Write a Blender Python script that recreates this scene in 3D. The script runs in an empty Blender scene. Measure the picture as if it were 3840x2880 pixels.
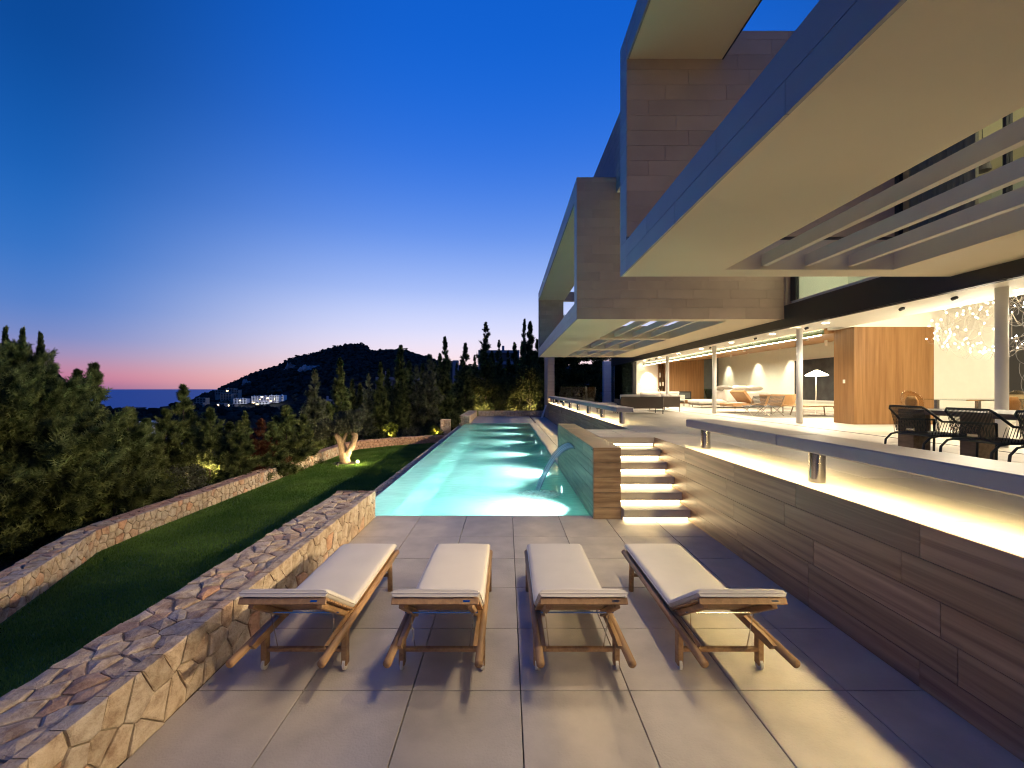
import bpy, math, random
import numpy as np
from mathutils import Vector, Matrix, noise
R = math.radians
rng = random.Random(7)
nrg = np.random.default_rng(11)
sc = bpy.context.scene
col = sc.collection

# ------------------------------------------------------------------ camera
H = 2.1            # eye height above the pool terrace
F = 1570.0         # focal length in photograph pixels (3840 wide)
cam = bpy.data.cameras.new('camera')
cam.sensor_width = 36.0
cam.lens = 36.0 * F / 3840.0
cam.shift_x = 20 / 3840.0
cam.shift_y = 19 / 3840.0
cam.clip_start = 0.05
cam.clip_end = 200000.0
co = bpy.data.objects.new('camera', cam)
col.objects.link(co)
co.location = (0, 0, H)
co.rotation_euler = (R(90), 0, 0)
sc.camera = co

# ------------------------------------------------------------------ world: dusk sky
def lin(r, g, b):
    f = lambda c: (c / 12.92 if c <= 0.04045 else ((c + 0.055) / 1.055) ** 2.4)
    return (f(r / 255), f(g / 255), f(b / 255), 1.0)

world = bpy.data.worlds.new('World')
sc.world = world
world.use_nodes = True
wn = world.node_tree
wn.nodes.clear()
def wnode(t, **kw):
    n = wn.nodes.new(t)
    for k, v in kw.items():
        setattr(n, k, v)
    return n
w_out = wnode('ShaderNodeOutputWorld')
w_bg = wnode('ShaderNodeBackground')
w_tc = wnode('ShaderNodeTexCoord')
w_sep = wnode('ShaderNodeSeparateXYZ')
wn.links.new(w_tc.outputs['Generated'], w_sep.inputs[0])
def ramp(stops):
    n = wnode('ShaderNodeValToRGB')
    e = n.color_ramp.elements
    n.color_ramp.interpolation = 'B_SPLINE'
    while len(e) < len(stops):
        e.new(0.5)
    for i, (p, c) in enumerate(stops):
        e[i].position = p
        e[i].color = lin(*c)
    return n
# elevation (sine) -> colour, towards the afterglow and away from it
S = lambda deg: math.sin(R(deg))
sunward = ramp([(0.0, (250, 190, 172)), (S(2.0), (250, 206, 196)), (S(4.5), (238, 220, 230)), (S(8), (212, 216, 245)),
                (S(13), (158, 182, 238)), (S(20), (92, 140, 226)), (S(29), (40, 108, 214)), (S(40), (12, 92, 200)), (S(60), (8, 78, 180)), (1.0, (6, 68, 165))])
away = ramp([(0.0, (128, 92, 142)), (S(0.8), (186, 112, 144)), (S(1.8), (186, 126, 152)), (S(3.2), (154, 138, 176)), (S(5.0), (116, 134, 190)),
             (S(8), (82, 124, 194)), (S(13), (48, 110, 190)), (S(20), (22, 92, 176)), (S(30), (9, 68, 144)), (S(50), (6, 58, 128)), (1.0, (6, 58, 138))])
east = ramp([(0.0, (70, 78, 128)), (S(3), (84, 88, 140)), (S(8), (62, 96, 160)), (S(15), (36, 88, 168)), (S(30), (10, 62, 146)), (S(50), (6, 54, 134)), (1.0, (5, 56, 145))])
SUN_AZ = R(4)     # afterglow a little to the right of straight ahead
w_vec = wnode('ShaderNodeVectorMath', operation='MULTIPLY')
w_vec.inputs[1].default_value = (1, 1, 0)
wn.links.new(w_tc.outputs['Generated'], w_vec.inputs[0])
w_nor = wnode('ShaderNodeVectorMath', operation='NORMALIZE')
wn.links.new(w_vec.outputs[0], w_nor.inputs[0])
w_dot = wnode('ShaderNodeVectorMath', operation='DOT_PRODUCT')
w_dot.inputs[1].default_value = (math.sin(SUN_AZ), math.cos(SUN_AZ), 0)
wn.links.new(w_nor.outputs[0], w_dot.inputs[0])
w_map = wnode('ShaderNodeMapRange', interpolation_type='SMOOTHSTEP')
w_map.inputs['From Min'].default_value = 0.60
w_map.inputs['From Max'].default_value = 1.0
wn.links.new(w_dot.outputs['Value'], w_map.inputs['Value'])
w_mix = wnode('ShaderNodeMix', data_type='RGBA')
for r_ in (sunward, away, east):
    wn.links.new(w_sep.outputs['Z'], r_.inputs[0])
wn.links.new(w_map.outputs[0], w_mix.inputs['Factor'])
w_map2 = wnode('ShaderNodeMapRange', interpolation_type='SMOOTHSTEP')
w_map2.inputs['From Min'].default_value = -0.1
w_map2.inputs['From Max'].default_value = 0.58
wn.links.new(w_dot.outputs['Value'], w_map2.inputs['Value'])
w_mix2 = wnode('ShaderNodeMix', data_type='RGBA')
wn.links.new(w_map2.outputs[0], w_mix2.inputs['Factor'])
wn.links.new(east.outputs[0], w_mix2.inputs['A'])
wn.links.new(away.outputs[0], w_mix2.inputs['B'])
wn.links.new(w_mix2.outputs['Result'], w_mix.inputs['A'])
wn.links.new(sunward.outputs[0], w_mix.inputs['B'])
wn.links.new(w_mix.outputs['Result'], w_bg.inputs['Color'])
w_bg.inputs['Strength'].default_value = 0.88
wn.links.new(w_bg.outputs[0], w_out.inputs[0])

sc.render.engine = 'CYCLES'
sc.cycles.use_denoising = True
try:
    sc.cycles.denoiser = 'OPENIMAGEDENOISE'
except Exception:
    pass
sc.cycles.filter_width = 1.15
sc.cycles.max_bounces = 10
sc.cycles.diffuse_bounces = 5
sc.cycles.glossy_bounces = 4
sc.cycles.transmission_bounces = 6
sc.cycles.transparent_max_bounces = 16
sc.cycles.caustics_reflective = False
sc.cycles.caustics_refractive = False
sc.cycles.sample_clamp_indirect = 6.0
sc.view_settings.view_transform = 'Standard'
sc.view_settings.look = 'None'
sc.view_settings.exposure = 0.35
sc.view_settings.gamma = 1.0
sc.view_settings.use_curve_mapping = False

# ------------------------------------------------------------------ materials
MATS = {}
def new_mat(name):
    m = bpy.data.materials.new(name)
    m.use_nodes = True
    MATS[name] = m
    return m, m.node_tree.nodes, m.node_tree.links, m.node_tree.nodes['Principled BSDF']

def N(nodes, t, **kw):
    n = nodes.new(t)
    for k, v in kw.items():
        setattr(n, k, v)
    return n

def simple(name, c, rough=0.5, metal=0.0, spec=0.5, var=0.0, scale=6.0, bump=0.0, bscale=40.0, objvar=0.0, stretch=None, coords='Object'):
    m, nd, lk, b = new_mat(name)
    b.inputs['Base Color'].default_value = (*c, 1)
    b.inputs['Roughness'].default_value = rough
    b.inputs['Metallic'].default_value = metal
    b.inputs['Specular IOR Level'].default_value = spec
    tc = N(nd, 'ShaderNodeTexCoord')
    mp = N(nd, 'ShaderNodeMapping')
    lk.new(tc.outputs[coords], mp.inputs[0])
    if stretch:
        mp.inputs['Scale'].default_value = stretch
    oi = N(nd, 'ShaderNodeObjectInfo')
    # pieces that share a mesh still differ
    ad = N(nd, 'ShaderNodeVectorMath', operation='SCALE')
    cm = N(nd, 'ShaderNodeCombineXYZ')
    for i in range(3):
        lk.new(oi.outputs['Random'], cm.inputs[i])
    lk.new(cm.outputs[0], ad.inputs[0]); ad.inputs['Scale'].default_value = 37.0
    av = N(nd, 'ShaderNodeVectorMath', operation='ADD')
    lk.new(mp.outputs[0], av.inputs[0]); lk.new(ad.outputs[0], av.inputs[1])
    if var > 0 or objvar > 0:
        nz = N(nd, 'ShaderNodeTexNoise')
        nz.inputs['Scale'].default_value = scale
        nz.inputs['Detail'].default_value = 6
        lk.new(av.outputs[0], nz.inputs['Vector'])
        mr = N(nd, 'ShaderNodeMapRange')
        mr.inputs['From Min'].default_value = 0.3; mr.inputs['From Max'].default_value = 0.7
        mr.inputs['To Min'].default_value = 1 - var; mr.inputs['To Max'].default_value = 1 + var
        lk.new(nz.outputs[0], mr.inputs['Value'])
        mo = N(nd, 'ShaderNodeMapRange')
        mo.inputs['To Min'].default_value = 1 - objvar; mo.inputs['To Max'].default_value = 1 + objvar
        lk.new(oi.outputs['Random'], mo.inputs['Value'])
        mu = N(nd, 'ShaderNodeMath', operation='MULTIPLY')
        lk.new(mr.outputs[0], mu.inputs[0]); lk.new(mo.outputs[0], mu.inputs[1])
        vm = N(nd, 'ShaderNodeVectorMath', operation='SCALE')
        vm.inputs[0].default_value = c
        lk.new(mu.outputs[0], vm.inputs['Scale'])
        lk.new(vm.outputs[0], b.inputs['Base Color'])
    if bump > 0:
        nb = N(nd, 'ShaderNodeTexNoise')
        nb.inputs['Scale'].default_value = bscale
        nb.inputs['Detail'].default_value = 8
        lk.new(av.outputs[0], nb.inputs['Vector'])
        bp = N(nd, 'ShaderNodeBump')
        bp.inputs['Strength'].default_value = bump
        bp.inputs['Distance'].default_value = 0.02
        lk.new(nb.outputs[0], bp.inputs['Height'])
        lk.new(bp.outputs[0], b.inputs['Normal'])
    return m

def banded(name, dark, light, scale, distort, rough=0.45, axis='Z', objvar=0.18, bump=0.08, stretch=(1, 1, 1), spec=0.4, offs=40.0, wamt=0.2, nscale=3.0, ndist=0.6):
    """veined stone or wood: warped bands, shifted per piece"""
    m, nd, lk, b = new_mat(name)
    b.inputs['Roughness'].default_value = rough
    b.inputs['Specular IOR Level'].default_value = spec
    tc = N(nd, 'ShaderNodeTexCoord'); oi = N(nd, 'ShaderNodeObjectInfo')
    geo = N(nd, 'ShaderNodeNewGeometry')
    mp = N(nd, 'ShaderNodeMapping'); mp.inputs['Scale'].default_value = stretch
    lk.new(geo.outputs['Position'], mp.inputs[0])
    cm = N(nd, 'ShaderNodeCombineXYZ')
    for i in range(3):
        lk.new(oi.outputs['Random'], cm.inputs[i])
    s = N(nd, 'ShaderNodeVectorMath', operation='SCALE'); s.inputs['Scale'].default_value = offs
    lk.new(cm.outputs[0], s.inputs[0])
    a = N(nd, 'ShaderNodeVectorMath', operation='ADD')
    lk.new(mp.outputs[0], a.inputs[0]); lk.new(s.outputs[0], a.inputs[1])
    wv = N(nd, 'ShaderNodeTexWave', wave_type='BANDS', bands_direction=axis)
    wv.inputs['Scale'].default_value = scale
    wv.inputs['Distortion'].default_value = distort
    wv.inputs['Detail'].default_value = 5
    wv.inputs['Detail Scale'].default_value = 1.2
    lk.new(a.outputs[0], wv.inputs['Vector'])
    nz = N(nd, 'ShaderNodeTexNoise'); nz.inputs['Scale'].default_value = nscale; nz.inputs['Detail'].default_value = 9
    nz.inputs['Roughness'].default_value = 0.6; nz.inputs['Distortion'].default_value = ndist
    lk.new(a.outputs[0], nz.inputs['Vector'])
    mr0 = N(nd, 'ShaderNodeMapRange'); mr0.inputs['From Min'].default_value = 0.28; mr0.inputs['From Max'].default_value = 0.72
    lk.new(nz.outputs[0], mr0.inputs['Value'])
    mx = N(nd, 'ShaderNodeMath', operation='MULTIPLY_ADD')
    lk.new(wv.outputs['Fac'], mx.inputs[0]); mx.inputs[1].default_value = wamt
    h = N(nd, 'ShaderNodeMath', operation='MULTIPLY'); h.inputs[1].default_value = 1.0 - wamt
    lk.new(mr0.outputs[0], h.inputs[0]); lk.new(h.outputs[0], mx.inputs[2])
    mc = N(nd, 'ShaderNodeMix', data_type='RGBA')
    mc.inputs['A'].default_value = (*dark, 1); mc.inputs['B'].default_value = (*light, 1)
    lk.new(mx.outputs[0], mc.inputs['Factor'])
    mo = N(nd, 'ShaderNodeMapRange')
    mo.inputs['To Min'].default_value = 1 - objvar; mo.inputs['To Max'].default_value = 1 + objvar
    lk.new(oi.outputs['Random'], mo.inputs['Value'])
    vm = N(nd, 'ShaderNodeVectorMath', operation='SCALE')
    lk.new(mc.outputs['Result'], vm.inputs[0]); lk.new(mo.outputs[0], vm.inputs['Scale'])
    lk.new(vm.outputs[0], b.inputs['Base Color'])
    if bump:
        bp = N(nd, 'ShaderNodeBump'); bp.inputs['Strength'].default_value = bump; bp.inputs['Distance'].default_value = 0.01
        lk.new(mx.outputs[0], bp.inputs['Height']); lk.new(bp.outputs[0], b.inputs['Normal'])
    return m

def emis(name, c, strength):
    m, nd, lk, b = new_mat(name)
    b.inputs['Base Color'].default_value = (*[min(1, x) for x in c], 1)
    b.inputs['Emission Color'].default_value = (*c, 1)
    b.inputs['Emission Strength'].default_value = strength
    return m

def leafmat(name, c1, c2, trans=0.3, scale=3.0):
    m, nd, lk, b = new_mat(name)
    nd.remove(b)
    out = nd['Material Output']
    geo = N(nd, 'ShaderNodeNewGeometry'); oi = N(nd, 'ShaderNodeObjectInfo')
    nz = N(nd, 'ShaderNodeTexNoise'); nz.inputs['Scale'].default_value = scale; nz.inputs['Detail'].default_value = 3
    lk.new(geo.outputs['Position'], nz.inputs['Vector'])
    ad = N(nd, 'ShaderNodeMath', operation='MULTIPLY_ADD')
    lk.new(geo.outputs['Random Per Island'], ad.inputs[0]); ad.inputs[1].default_value = 0.3
    mr = N(nd, 'ShaderNodeMapRange'); mr.inputs['From Min'].default_value = 0.3; mr.inputs['From Max'].default_value = 0.7
    mr.inputs['To Min'].default_value = -0.35; mr.inputs['To Max'].default_value = 0.95; mr.clamp = False
    lk.new(nz.outputs[0], mr.inputs['Value']); lk.new(mr.outputs[0], ad.inputs[2])
    mc = N(nd, 'ShaderNodeMix', data_type='RGBA')
    mc.inputs['A'].default_value = (*c1, 1); mc.inputs['B'].default_value = (*c2, 1)
    ad.use_clamp = True
    lk.new(ad.outputs[0], mc.inputs['Factor'])
    mo = N(nd, 'ShaderNodeMapRange'); mo.inputs['To Min'].default_value = 0.8; mo.inputs['To Max'].default_value = 1.2
    lk.new(oi.outputs['Random'], mo.inputs['Value'])
    vm = N(nd, 'ShaderNodeVectorMath', operation='SCALE')
    lk.new(mc.outputs['Result'], vm.inputs[0]); lk.new(mo.outputs[0], vm.inputs['Scale'])
    d = N(nd, 'ShaderNodeBsdfDiffuse'); t = N(nd, 'ShaderNodeBsdfTranslucent'); mx = N(nd, 'ShaderNodeMixShader')
    mx.inputs[0].default_value = trans
    lk.new(vm.outputs[0], d.inputs[0]); lk.new(vm.outputs[0], t.inputs[0])
    lk.new(d.outputs[0], mx.inputs[1]); lk.new(t.outputs[0], mx.inputs[2]); lk.new(mx.outputs[0], out.inputs[0])
    return m

def thin_glass(name, tint=(0.9, 0.95, 0.93), rough=0.01, refl=0.08):
    m, nd, lk, b = new_mat(name)
    nd.remove(b)
    out = nd['Material Output']
    t = N(nd, 'ShaderNodeBsdfTransparent'); t.inputs[0].default_value = (*tint, 1)
    g = N(nd, 'ShaderNodeBsdfGlossy'); g.inputs['Roughness'].default_value = rough
    fr = N(nd, 'ShaderNodeFresnel')
    # a pane reflects alike from both of its faces
    geo = N(nd, 'ShaderNodeNewGeometry')
    io = N(nd, 'ShaderNodeMapRange'); io.inputs['To Min'].default_value = 1.5; io.inputs['To Max'].default_value = 1 / 1.5
    lk.new(geo.outputs['Backfacing'], io.inputs['Value']); lk.new(io.outputs[0], fr.inputs[0])
    mx = N(nd, 'ShaderNodeMixShader')
    lk.new(fr.outputs[0], mx.inputs[0]); lk.new(t.outputs[0], mx.inputs[1]); lk.new(g.outputs[0], mx.inputs[2])
    lk.new(mx.outputs[0], out.inputs[0])
    return m

simple('limestone', (0.50, 0.445, 0.38), rough=0.55, var=0.13, scale=3.5, bump=0.22, bscale=70, objvar=0.05)
simple('limestone_light', (0.55, 0.50, 0.43), rough=0.5, var=0.08, scale=2.5, bump=0.06, bscale=90, objvar=0.04)
simple('joint', (0.10, 0.09, 0.08), rough=0.9)
banded('sandstone', (0.155, 0.082, 0.05), (0.45, 0.295, 0.18), 0.5, 7.0, rough=0.42, axis='Z', objvar=0.18, stretch=(1.0, 0.22, 6.0), wamt=0.30, nscale=2.6, ndist=0.9)
banded('sandstone_block', (0.15, 0.088, 0.052), (0.43, 0.30, 0.18), 0.5, 7.0, rough=0.34, axis='Z', objvar=0.14, stretch=(0.7, 0.3, 5.5), wamt=0.30, nscale=2.4, ndist=0.9)
simple('facade_stone', (0.50, 0.365, 0.265), rough=0.6, var=0.08, scale=1.6, bump=0.05, bscale=60, objvar=0.07)
simple('fascia_sky_tint', (0.22, 0.23, 0.25), rough=0.45, var=0.08, scale=1.6, bump=0.04, bscale=60, objvar=0.06)  # facade stone again, with the blue dusk shade put into its colour
simple('soffit', (0.68, 0.585, 0.42), rough=0.7, var=0.02, scale=1.0)
simple('beam_paint', (0.60, 0.53, 0.44), rough=0.6, var=0.03)
simple('dark_steel', (0.016, 0.018, 0.022), rough=0.35, var=0.1)
simple('anthracite', (0.02, 0.02, 0.022), rough=0.5)
simple('white_plaster', (0.80, 0.77, 0.68), rough=0.7, var=0.02)
simple('pale_green_wall', (0.76, 0.78, 0.66), rough=0.7, var=0.02)
simple('slate_wall', (0.10, 0.115, 0.12), rough=0.5, var=0.1)
banded('veneer', (0.19, 0.09, 0.03), (0.33, 0.175, 0.068), 0.1, 2.0, rough=0.45, axis='X', objvar=0.03, bump=0.0, stretch=(5, 5, 0.22), offs=5.0, wamt=0.0, nscale=2.5, ndist=0.3)
banded('ceiling_wood', (0.30, 0.15, 0.055), (0.50, 0.28, 0.11), 0.1, 2.0, rough=0.4, axis='X', objvar=0.03, bump=0.0, stretch=(5, 0.25, 1), offs=5.0, wamt=0.0, nscale=2.5, ndist=0.3)
banded('teak', (0.28, 0.155, 0.072), (0.48, 0.29, 0.14), 0.2, 3.0, rough=0.5, axis='X', objvar=0.12, bump=0.04, stretch=(6, 1.0, 6), wamt=0.0, nscale=5.0, ndist=0.3)
banded('dark_oak', (0.10, 0.065, 0.04), (0.24, 0.165, 0.10), 0.2, 3.0, rough=0.5, axis='X', objvar=0.1, bump=0.04, stretch=(6, 0.8, 6), wamt=0.0, nscale=4.0, ndist=0.3)
simple('steel', (0.62, 0.60, 0.56), rough=0.16, metal=1.0)
simple('cushion', (0.66, 0.61, 0.55), rough=0.9, var=0.03, scale=4, bump=0.12, bscale=260)
simple('cushion_white', (0.78, 0.73, 0.66), rough=0.9, var=0.03, bump=0.05)
simple('cushion_grey', (0.30, 0.28, 0.25), rough=0.9, var=0.05)
simple('tan_leather', (0.42, 0.235, 0.10), rough=0.5, var=0.06)
simple('rope', (0.016, 0.022, 0.021), rough=0.6)
simple('brown_rope', (0.055, 0.04, 0.03), rough=0.7, var=0.1, stretch=(60, 60, 1))
simple('wheel_rubber', (0.72, 0.68, 0.60), rough=0.5)
simple('column_paint', (0.80, 0.78, 0.74), rough=0.45)
simple('bench_stone', (0.40, 0.37, 0.345), rough=0.42, var=0.06, scale=3, bump=0.04)
simple('pool_tile', (0.40, 0.80, 0.72), rough=0.4, var=0.10, scale=1.3)
simple('weir_tile', (0.62, 0.74, 0.66), rough=0.3, var=0.08, scale=2.0)
simple('black_art', (0.02, 0.02, 0.02), rough=0.7, var=0.6, scale=3)
simple('soil', (0.05, 0.04, 0.025), rough=0.95, var=0.4, scale=3)
simple('rug', (0.20, 0.18, 0.15), rough=0.95, var=0.15, scale=8)
simple('white_render', (0.85, 0.85, 0.85), rough=0.8, var=0.05)
simple('far_window', (0.03, 0.035, 0.045), rough=0.3)
simple('grey_house', (0.24, 0.25, 0.28), rough=0.8, var=0.06)
simple('tan_house', (0.34, 0.30, 0.26), rough=0.8, var=0.08)
thin_glass('glass')
thin_glass('dark_glass', tint=(0.25, 0.30, 0.30))
thin_glass('bottle_glass', tint=(0.35, 0.48, 0.38))
thin_glass('amber_glass', tint=(0.86, 0.78, 0.62))
emis('led', (1.0, 0.80, 0.44), 19.0)
emis('led_bench', (1.0, 0.78, 0.36), 130.0)
emis('cove', (1.0, 0.90, 0.66), 18.0)
emis('bulb', (1.0, 0.86, 0.66), 60.0)
simple('wire', (0.35, 0.30, 0.24), rough=0.4)
emis('lamp_shade', (1.0, 0.90, 0.66), 5.0)
emis('spot_lens', (1.0, 0.75, 0.38), 260.0)
emis('down_lens', (1.0, 0.88, 0.65), 12.0)
emis('pool_lens', (0.85, 1.0, 0.97), 14.0)
emis('far_lamp', (1.0, 0.72, 0.35), 7.0)
leafmat('cypress_leaf', (0.030, 0.042, 0.016), (0.21, 0.235, 0.085), scale=4.5)
leafmat('pale_cypress_leaf', (0.06, 0.075, 0.04), (0.27, 0.28, 0.17), scale=4.5)
leafmat('broad_leaf', (0.030, 0.042, 0.014), (0.18, 0.19, 0.065), scale=4.0)
leafmat('olive_leaf', (0.05, 0.055, 0.036), (0.13, 0.135, 0.09), scale=5)
leafmat('bright_leaf', (0.10, 0.13, 0.02), (0.26, 0.28, 0.05))
leafmat('red_leaf', (0.09, 0.035, 0.02), (0.18, 0.08, 0.04))
leafmat('grass_blade', (0.075, 0.15, 0.032), (0.155, 0.265, 0.058), trans=0.25, scale=0.8)
leafmat('forest_leaf', (0.016, 0.020, 0.017), (0.070, 0.074, 0.058), trans=0.0, scale=0.08)
banded('bark', (0.14, 0.09, 0.05), (0.42, 0.31, 0.20), 0.4, 8.0, rough=0.9, axis='X', objvar=0.05, bump=0.9, stretch=(7, 7, 1.6), wamt=0.1, nscale=2.5, ndist=1.0)
simple('dark_bark', (0.06, 0.045, 0.03), rough=0.9, var=0.3, bump=0.3)
simple('lawn_soil', (0.065, 0.13, 0.03), rough=0.95, var=0.3, scale=4)

# rough natural stone for the dry walls
def rubble():
    m, nd, lk, b = new_mat('rubble')
    b.inputs['Roughness'].default_value = 0.85
    b.inputs['Specular IOR Level'].default_value = 0.2
    geo = N(nd, 'ShaderNodeNewGeometry'); oi = N(nd, 'ShaderNodeObjectInfo')
    n1 = N(nd, 'ShaderNodeTexNoise'); n1.inputs['Scale'].default_value = 9; n1.inputs['Detail'].default_value = 10; n1.inputs['Roughness'].default_value = 0.65
    n2 = N(nd, 'ShaderNodeTexNoise'); n2.inputs['Scale'].default_value = 45; n2.inputs['Detail'].default_value = 6
    lk.new(geo.outputs['Position'], n1.inputs['Vector']); lk.new(geo.outputs['Position'], n2.inputs['Vector'])
    r = N(nd, 'ShaderNodeValToRGB')
    e = r.color_ramp.elements
    e[0].position = 0.30; e[0].color = (0.27, 0.185, 0.13, 1)
    e[1].position = 0.72; e[1].color = (0.62, 0.53, 0.43, 1)
    k = e.new(0.5); k.color = (0.49, 0.395, 0.30, 1)
    lk.new(n1.outputs[0], r.inputs[0])
    ro = N(nd, 'ShaderNodeValToRGB')
    e = ro.color_ramp.elements
    e[0].position = 0.0; e[0].color = (1.12, 1.05, 0.95, 1); e[1].position = 1.0; e[1].color = (0.95, 0.92, 0.88, 1)
    for p, c in ((0.25, (0.92, 0.95, 1.0)), (0.5, (1.15, 1.12, 1.08)), (0.7, (0.82, 0.80, 0.78)), (0.8, (1.12, 0.80, 0.66)), (0.86, (1.05, 1.03, 1.0))):
        k = e.new(p); k.color = (*c, 1)
    lk.new(oi.outputs['Random'], ro.inputs[0])
    mx = N(nd, 'ShaderNodeMix', data_type='RGBA', blend_type='MULTIPLY'); mx.inputs['Factor'].default_value = 1.0
    lk.new(r.outputs[0], mx.inputs['A']); lk.new(ro.outputs[0], mx.inputs['B'])
    lk.new(mx.outputs['Result'], b.inputs['Base Color'])
    ma = N(nd, 'ShaderNodeMath', operation='MULTIPLY_ADD'); ma.inputs[1].default_value = 0.3
    lk.new(n2.outputs[0], ma.inputs[0]); lk.new(n1.outputs[0], ma.inputs[2])
    bp = N(nd, 'ShaderNodeBump'); bp.inputs['Strength'].default_value = 0.9; bp.inputs['Distance'].default_value = 0.03
    lk.new(ma.outputs[0], bp.inputs['Height']); lk.new(bp.outputs[0], b.inputs['Normal'])
rubble()
simple('mortar', (0.27, 0.215, 0.16), rough=0.95, var=0.2, scale=12, bump=0.4)

# pool water: clear, rippled, mirror at grazing angles
def watermat():
    m, nd, lk, b = new_mat('pool_water')
    nd.remove(b)
    out = nd['Material Output']
    t = N(nd, 'ShaderNodeBsdfTransparent'); t.inputs[0].default_value = (0.80, 0.98, 0.95, 1)
    g = N(nd, 'ShaderNodeBsdfGlossy'); g.inputs['Roughness'].default_value = 0.12
    geo = N(nd, 'ShaderNodeNewGeometry')
    mp = N(nd, 'ShaderNodeMapping'); mp.inputs['Scale'].default_value = (3.0, 6.0, 1)
    lk.new(geo.outputs['Position'], mp.inputs[0])
    nz = N(nd, 'ShaderNodeTexNoise'); nz.inputs['Scale'].default_value = 1.4; nz.inputs['Detail'].default_value = 4
    lk.new(mp.outputs[0], nz.inputs['Vector'])
    bp = N(nd, 'ShaderNodeBump'); bp.inputs['Strength'].default_value = 0.25; bp.inputs['Distance'].default_value = 0.05
    lk.new(nz.outputs[0], bp.inputs['Height'])
    lk.new(bp.outputs[0], g.inputs['Normal'])
    fr = N(nd, 'ShaderNodeFresnel'); fr.inputs[0].default_value = 1.33
    lk.new(bp.outputs[0], fr.inputs['Normal'])
    # slightly turbid: part of the light from below scatters at the surface
    tl = N(nd, 'ShaderNodeBsdfTranslucent'); tl.inputs[0].default_value = (0.50, 0.93, 0.86, 1)
    n2 = N(nd, 'ShaderNodeTexNoise'); n2.inputs['Scale'].default_value = 0.55; n2.inputs['Detail'].default_value = 5; n2.inputs['Distortion'].default_value = 0.8
    lk.new(geo.outputs['Position'], n2.inputs['Vector'])
    m2 = N(nd, 'ShaderNodeMapRange'); m2.inputs['From Min'].default_value = 0.35; m2.inputs['From Max'].default_value = 0.65
    m2.inputs['To Min'].default_value = 0.50; m2.inputs['To Max'].default_value = 0.84
    lk.new(n2.outputs[0], m2.inputs['Value'])
    m1 = N(nd, 'ShaderNodeMixShader')
    lk.new(m2.outputs[0], m1.inputs[0]); lk.new(t.outputs[0], m1.inputs[1]); lk.new(tl.outputs[0], m1.inputs[2])
    mx = N(nd, 'ShaderNodeMixShader')
    lk.new(fr.outputs[0], mx.inputs[0]); lk.new(m1.outputs[0], mx.inputs[1]); lk.new(g.outputs[0], mx.inputs[2])
    lk.new(mx.outputs[0], out.inputs[0])
    # falling water: streaky, half clear, half white
    m, nd, lk, b = new_mat('falling_water')
    b.inputs['Base Color'].default_value = (0.86, 0.92, 0.97, 1)
    b.inputs['Roughness'].default_value = 0.3
    out = nd['Material Output']
    tr = N(nd, 'ShaderNodeBsdfTransparent'); tr.inputs[0].default_value = (0.90, 0.97, 1.0, 1)
    tq = N(nd, 'ShaderNodeBsdfTranslucent'); tq.inputs[0].default_value = (0.85, 0.92, 0.98, 1)
    mq = N(nd, 'ShaderNodeMixShader'); mq.inputs[0].default_value = 0.6
    lk.new(b.outputs[0], mq.inputs[1]); lk.new(tq.outputs[0], mq.inputs[2])
    tc = N(nd, 'ShaderNodeTexCoord')
    mp = N(nd, 'ShaderNodeMapping'); mp.inputs['Scale'].default_value = (26, 0.8, 1)
    lk.new(tc.outputs['UV'], mp.inputs[0])
    nz = N(nd, 'ShaderNodeTexNoise'); nz.inputs['Scale'].default_value = 1.0; nz.inputs['Detail'].default_value = 4
    lk.new(mp.outputs[0], nz.inputs['Vector'])
    mr = N(nd, 'ShaderNodeMapRange'); mr.inputs['From Min'].default_value = 0.35; mr.inputs['From Max'].default_value = 0.65
    mr.inputs['To Min'].default_value = 0.40; mr.inputs['To Max'].default_value = 0.92
    lk.new(nz.outputs[0], mr.inputs['Value'])
    sx = N(nd, 'ShaderNodeSeparateXYZ'); lk.new(tc.outputs['UV'], sx.inputs[0])
    pp_ = N(nd, 'ShaderNodeMath', operation='PINGPONG'); pp_.inputs[1].default_value = 0.5; lk.new(sx.outputs[0], pp_.inputs[0])
    me_ = N(nd, 'ShaderNodeMapRange'); me_.inputs['From Max'].default_value = 0.22; me_.inputs['To Min'].default_value = 0.1; lk.new(pp_.outputs[0], me_.inputs['Value'])
    ml_ = N(nd, 'ShaderNodeMath', operation='MULTIPLY'); lk.new(mr.outputs[0], ml_.inputs[0]); lk.new(me_.outputs[0], ml_.inputs[1])
    mx = N(nd, 'ShaderNodeMixShader')
    lk.new(ml_.outputs[0], mx.inputs[0]); lk.new(tr.outputs[0], mx.inputs[1]); lk.new(mq.outputs[0], mx.inputs[2])
    lk.new(mx.outputs[0], out.inputs[0])
    # foam where it lands
    m, nd, lk, b = new_mat('foam')
    b.inputs['Base Color'].default_value = (0.88, 0.95, 0.95, 1)
    b.inputs['Roughness'].default_value = 0.5
    out = nd['Material Output']
    tr = N(nd, 'ShaderNodeBsdfTransparent')
    tl = N(nd, 'ShaderNodeBsdfTranslucent'); tl.inputs[0].default_value = (0.9, 0.97, 0.97, 1)
    m0 = N(nd, 'ShaderNodeMixShader'); m0.inputs[0].default_value = 0.5
    lk.new(b.outputs[0], m0.inputs[1]); lk.new(tl.outputs[0], m0.inputs[2])
    tc = N(nd, 'ShaderNodeTexCoord')
    gr = N(nd, 'ShaderNodeTexGradient', gradient_type='SPHERICAL')
    lk.new(tc.outputs['Object'], gr.inputs[0])
    nz = N(nd, 'ShaderNodeTexNoise'); nz.inputs['Scale'].default_value = 7; nz.inputs['Detail'].default_value = 6
    lk.new(tc.outputs['Object'], nz.inputs['Vector'])
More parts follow.
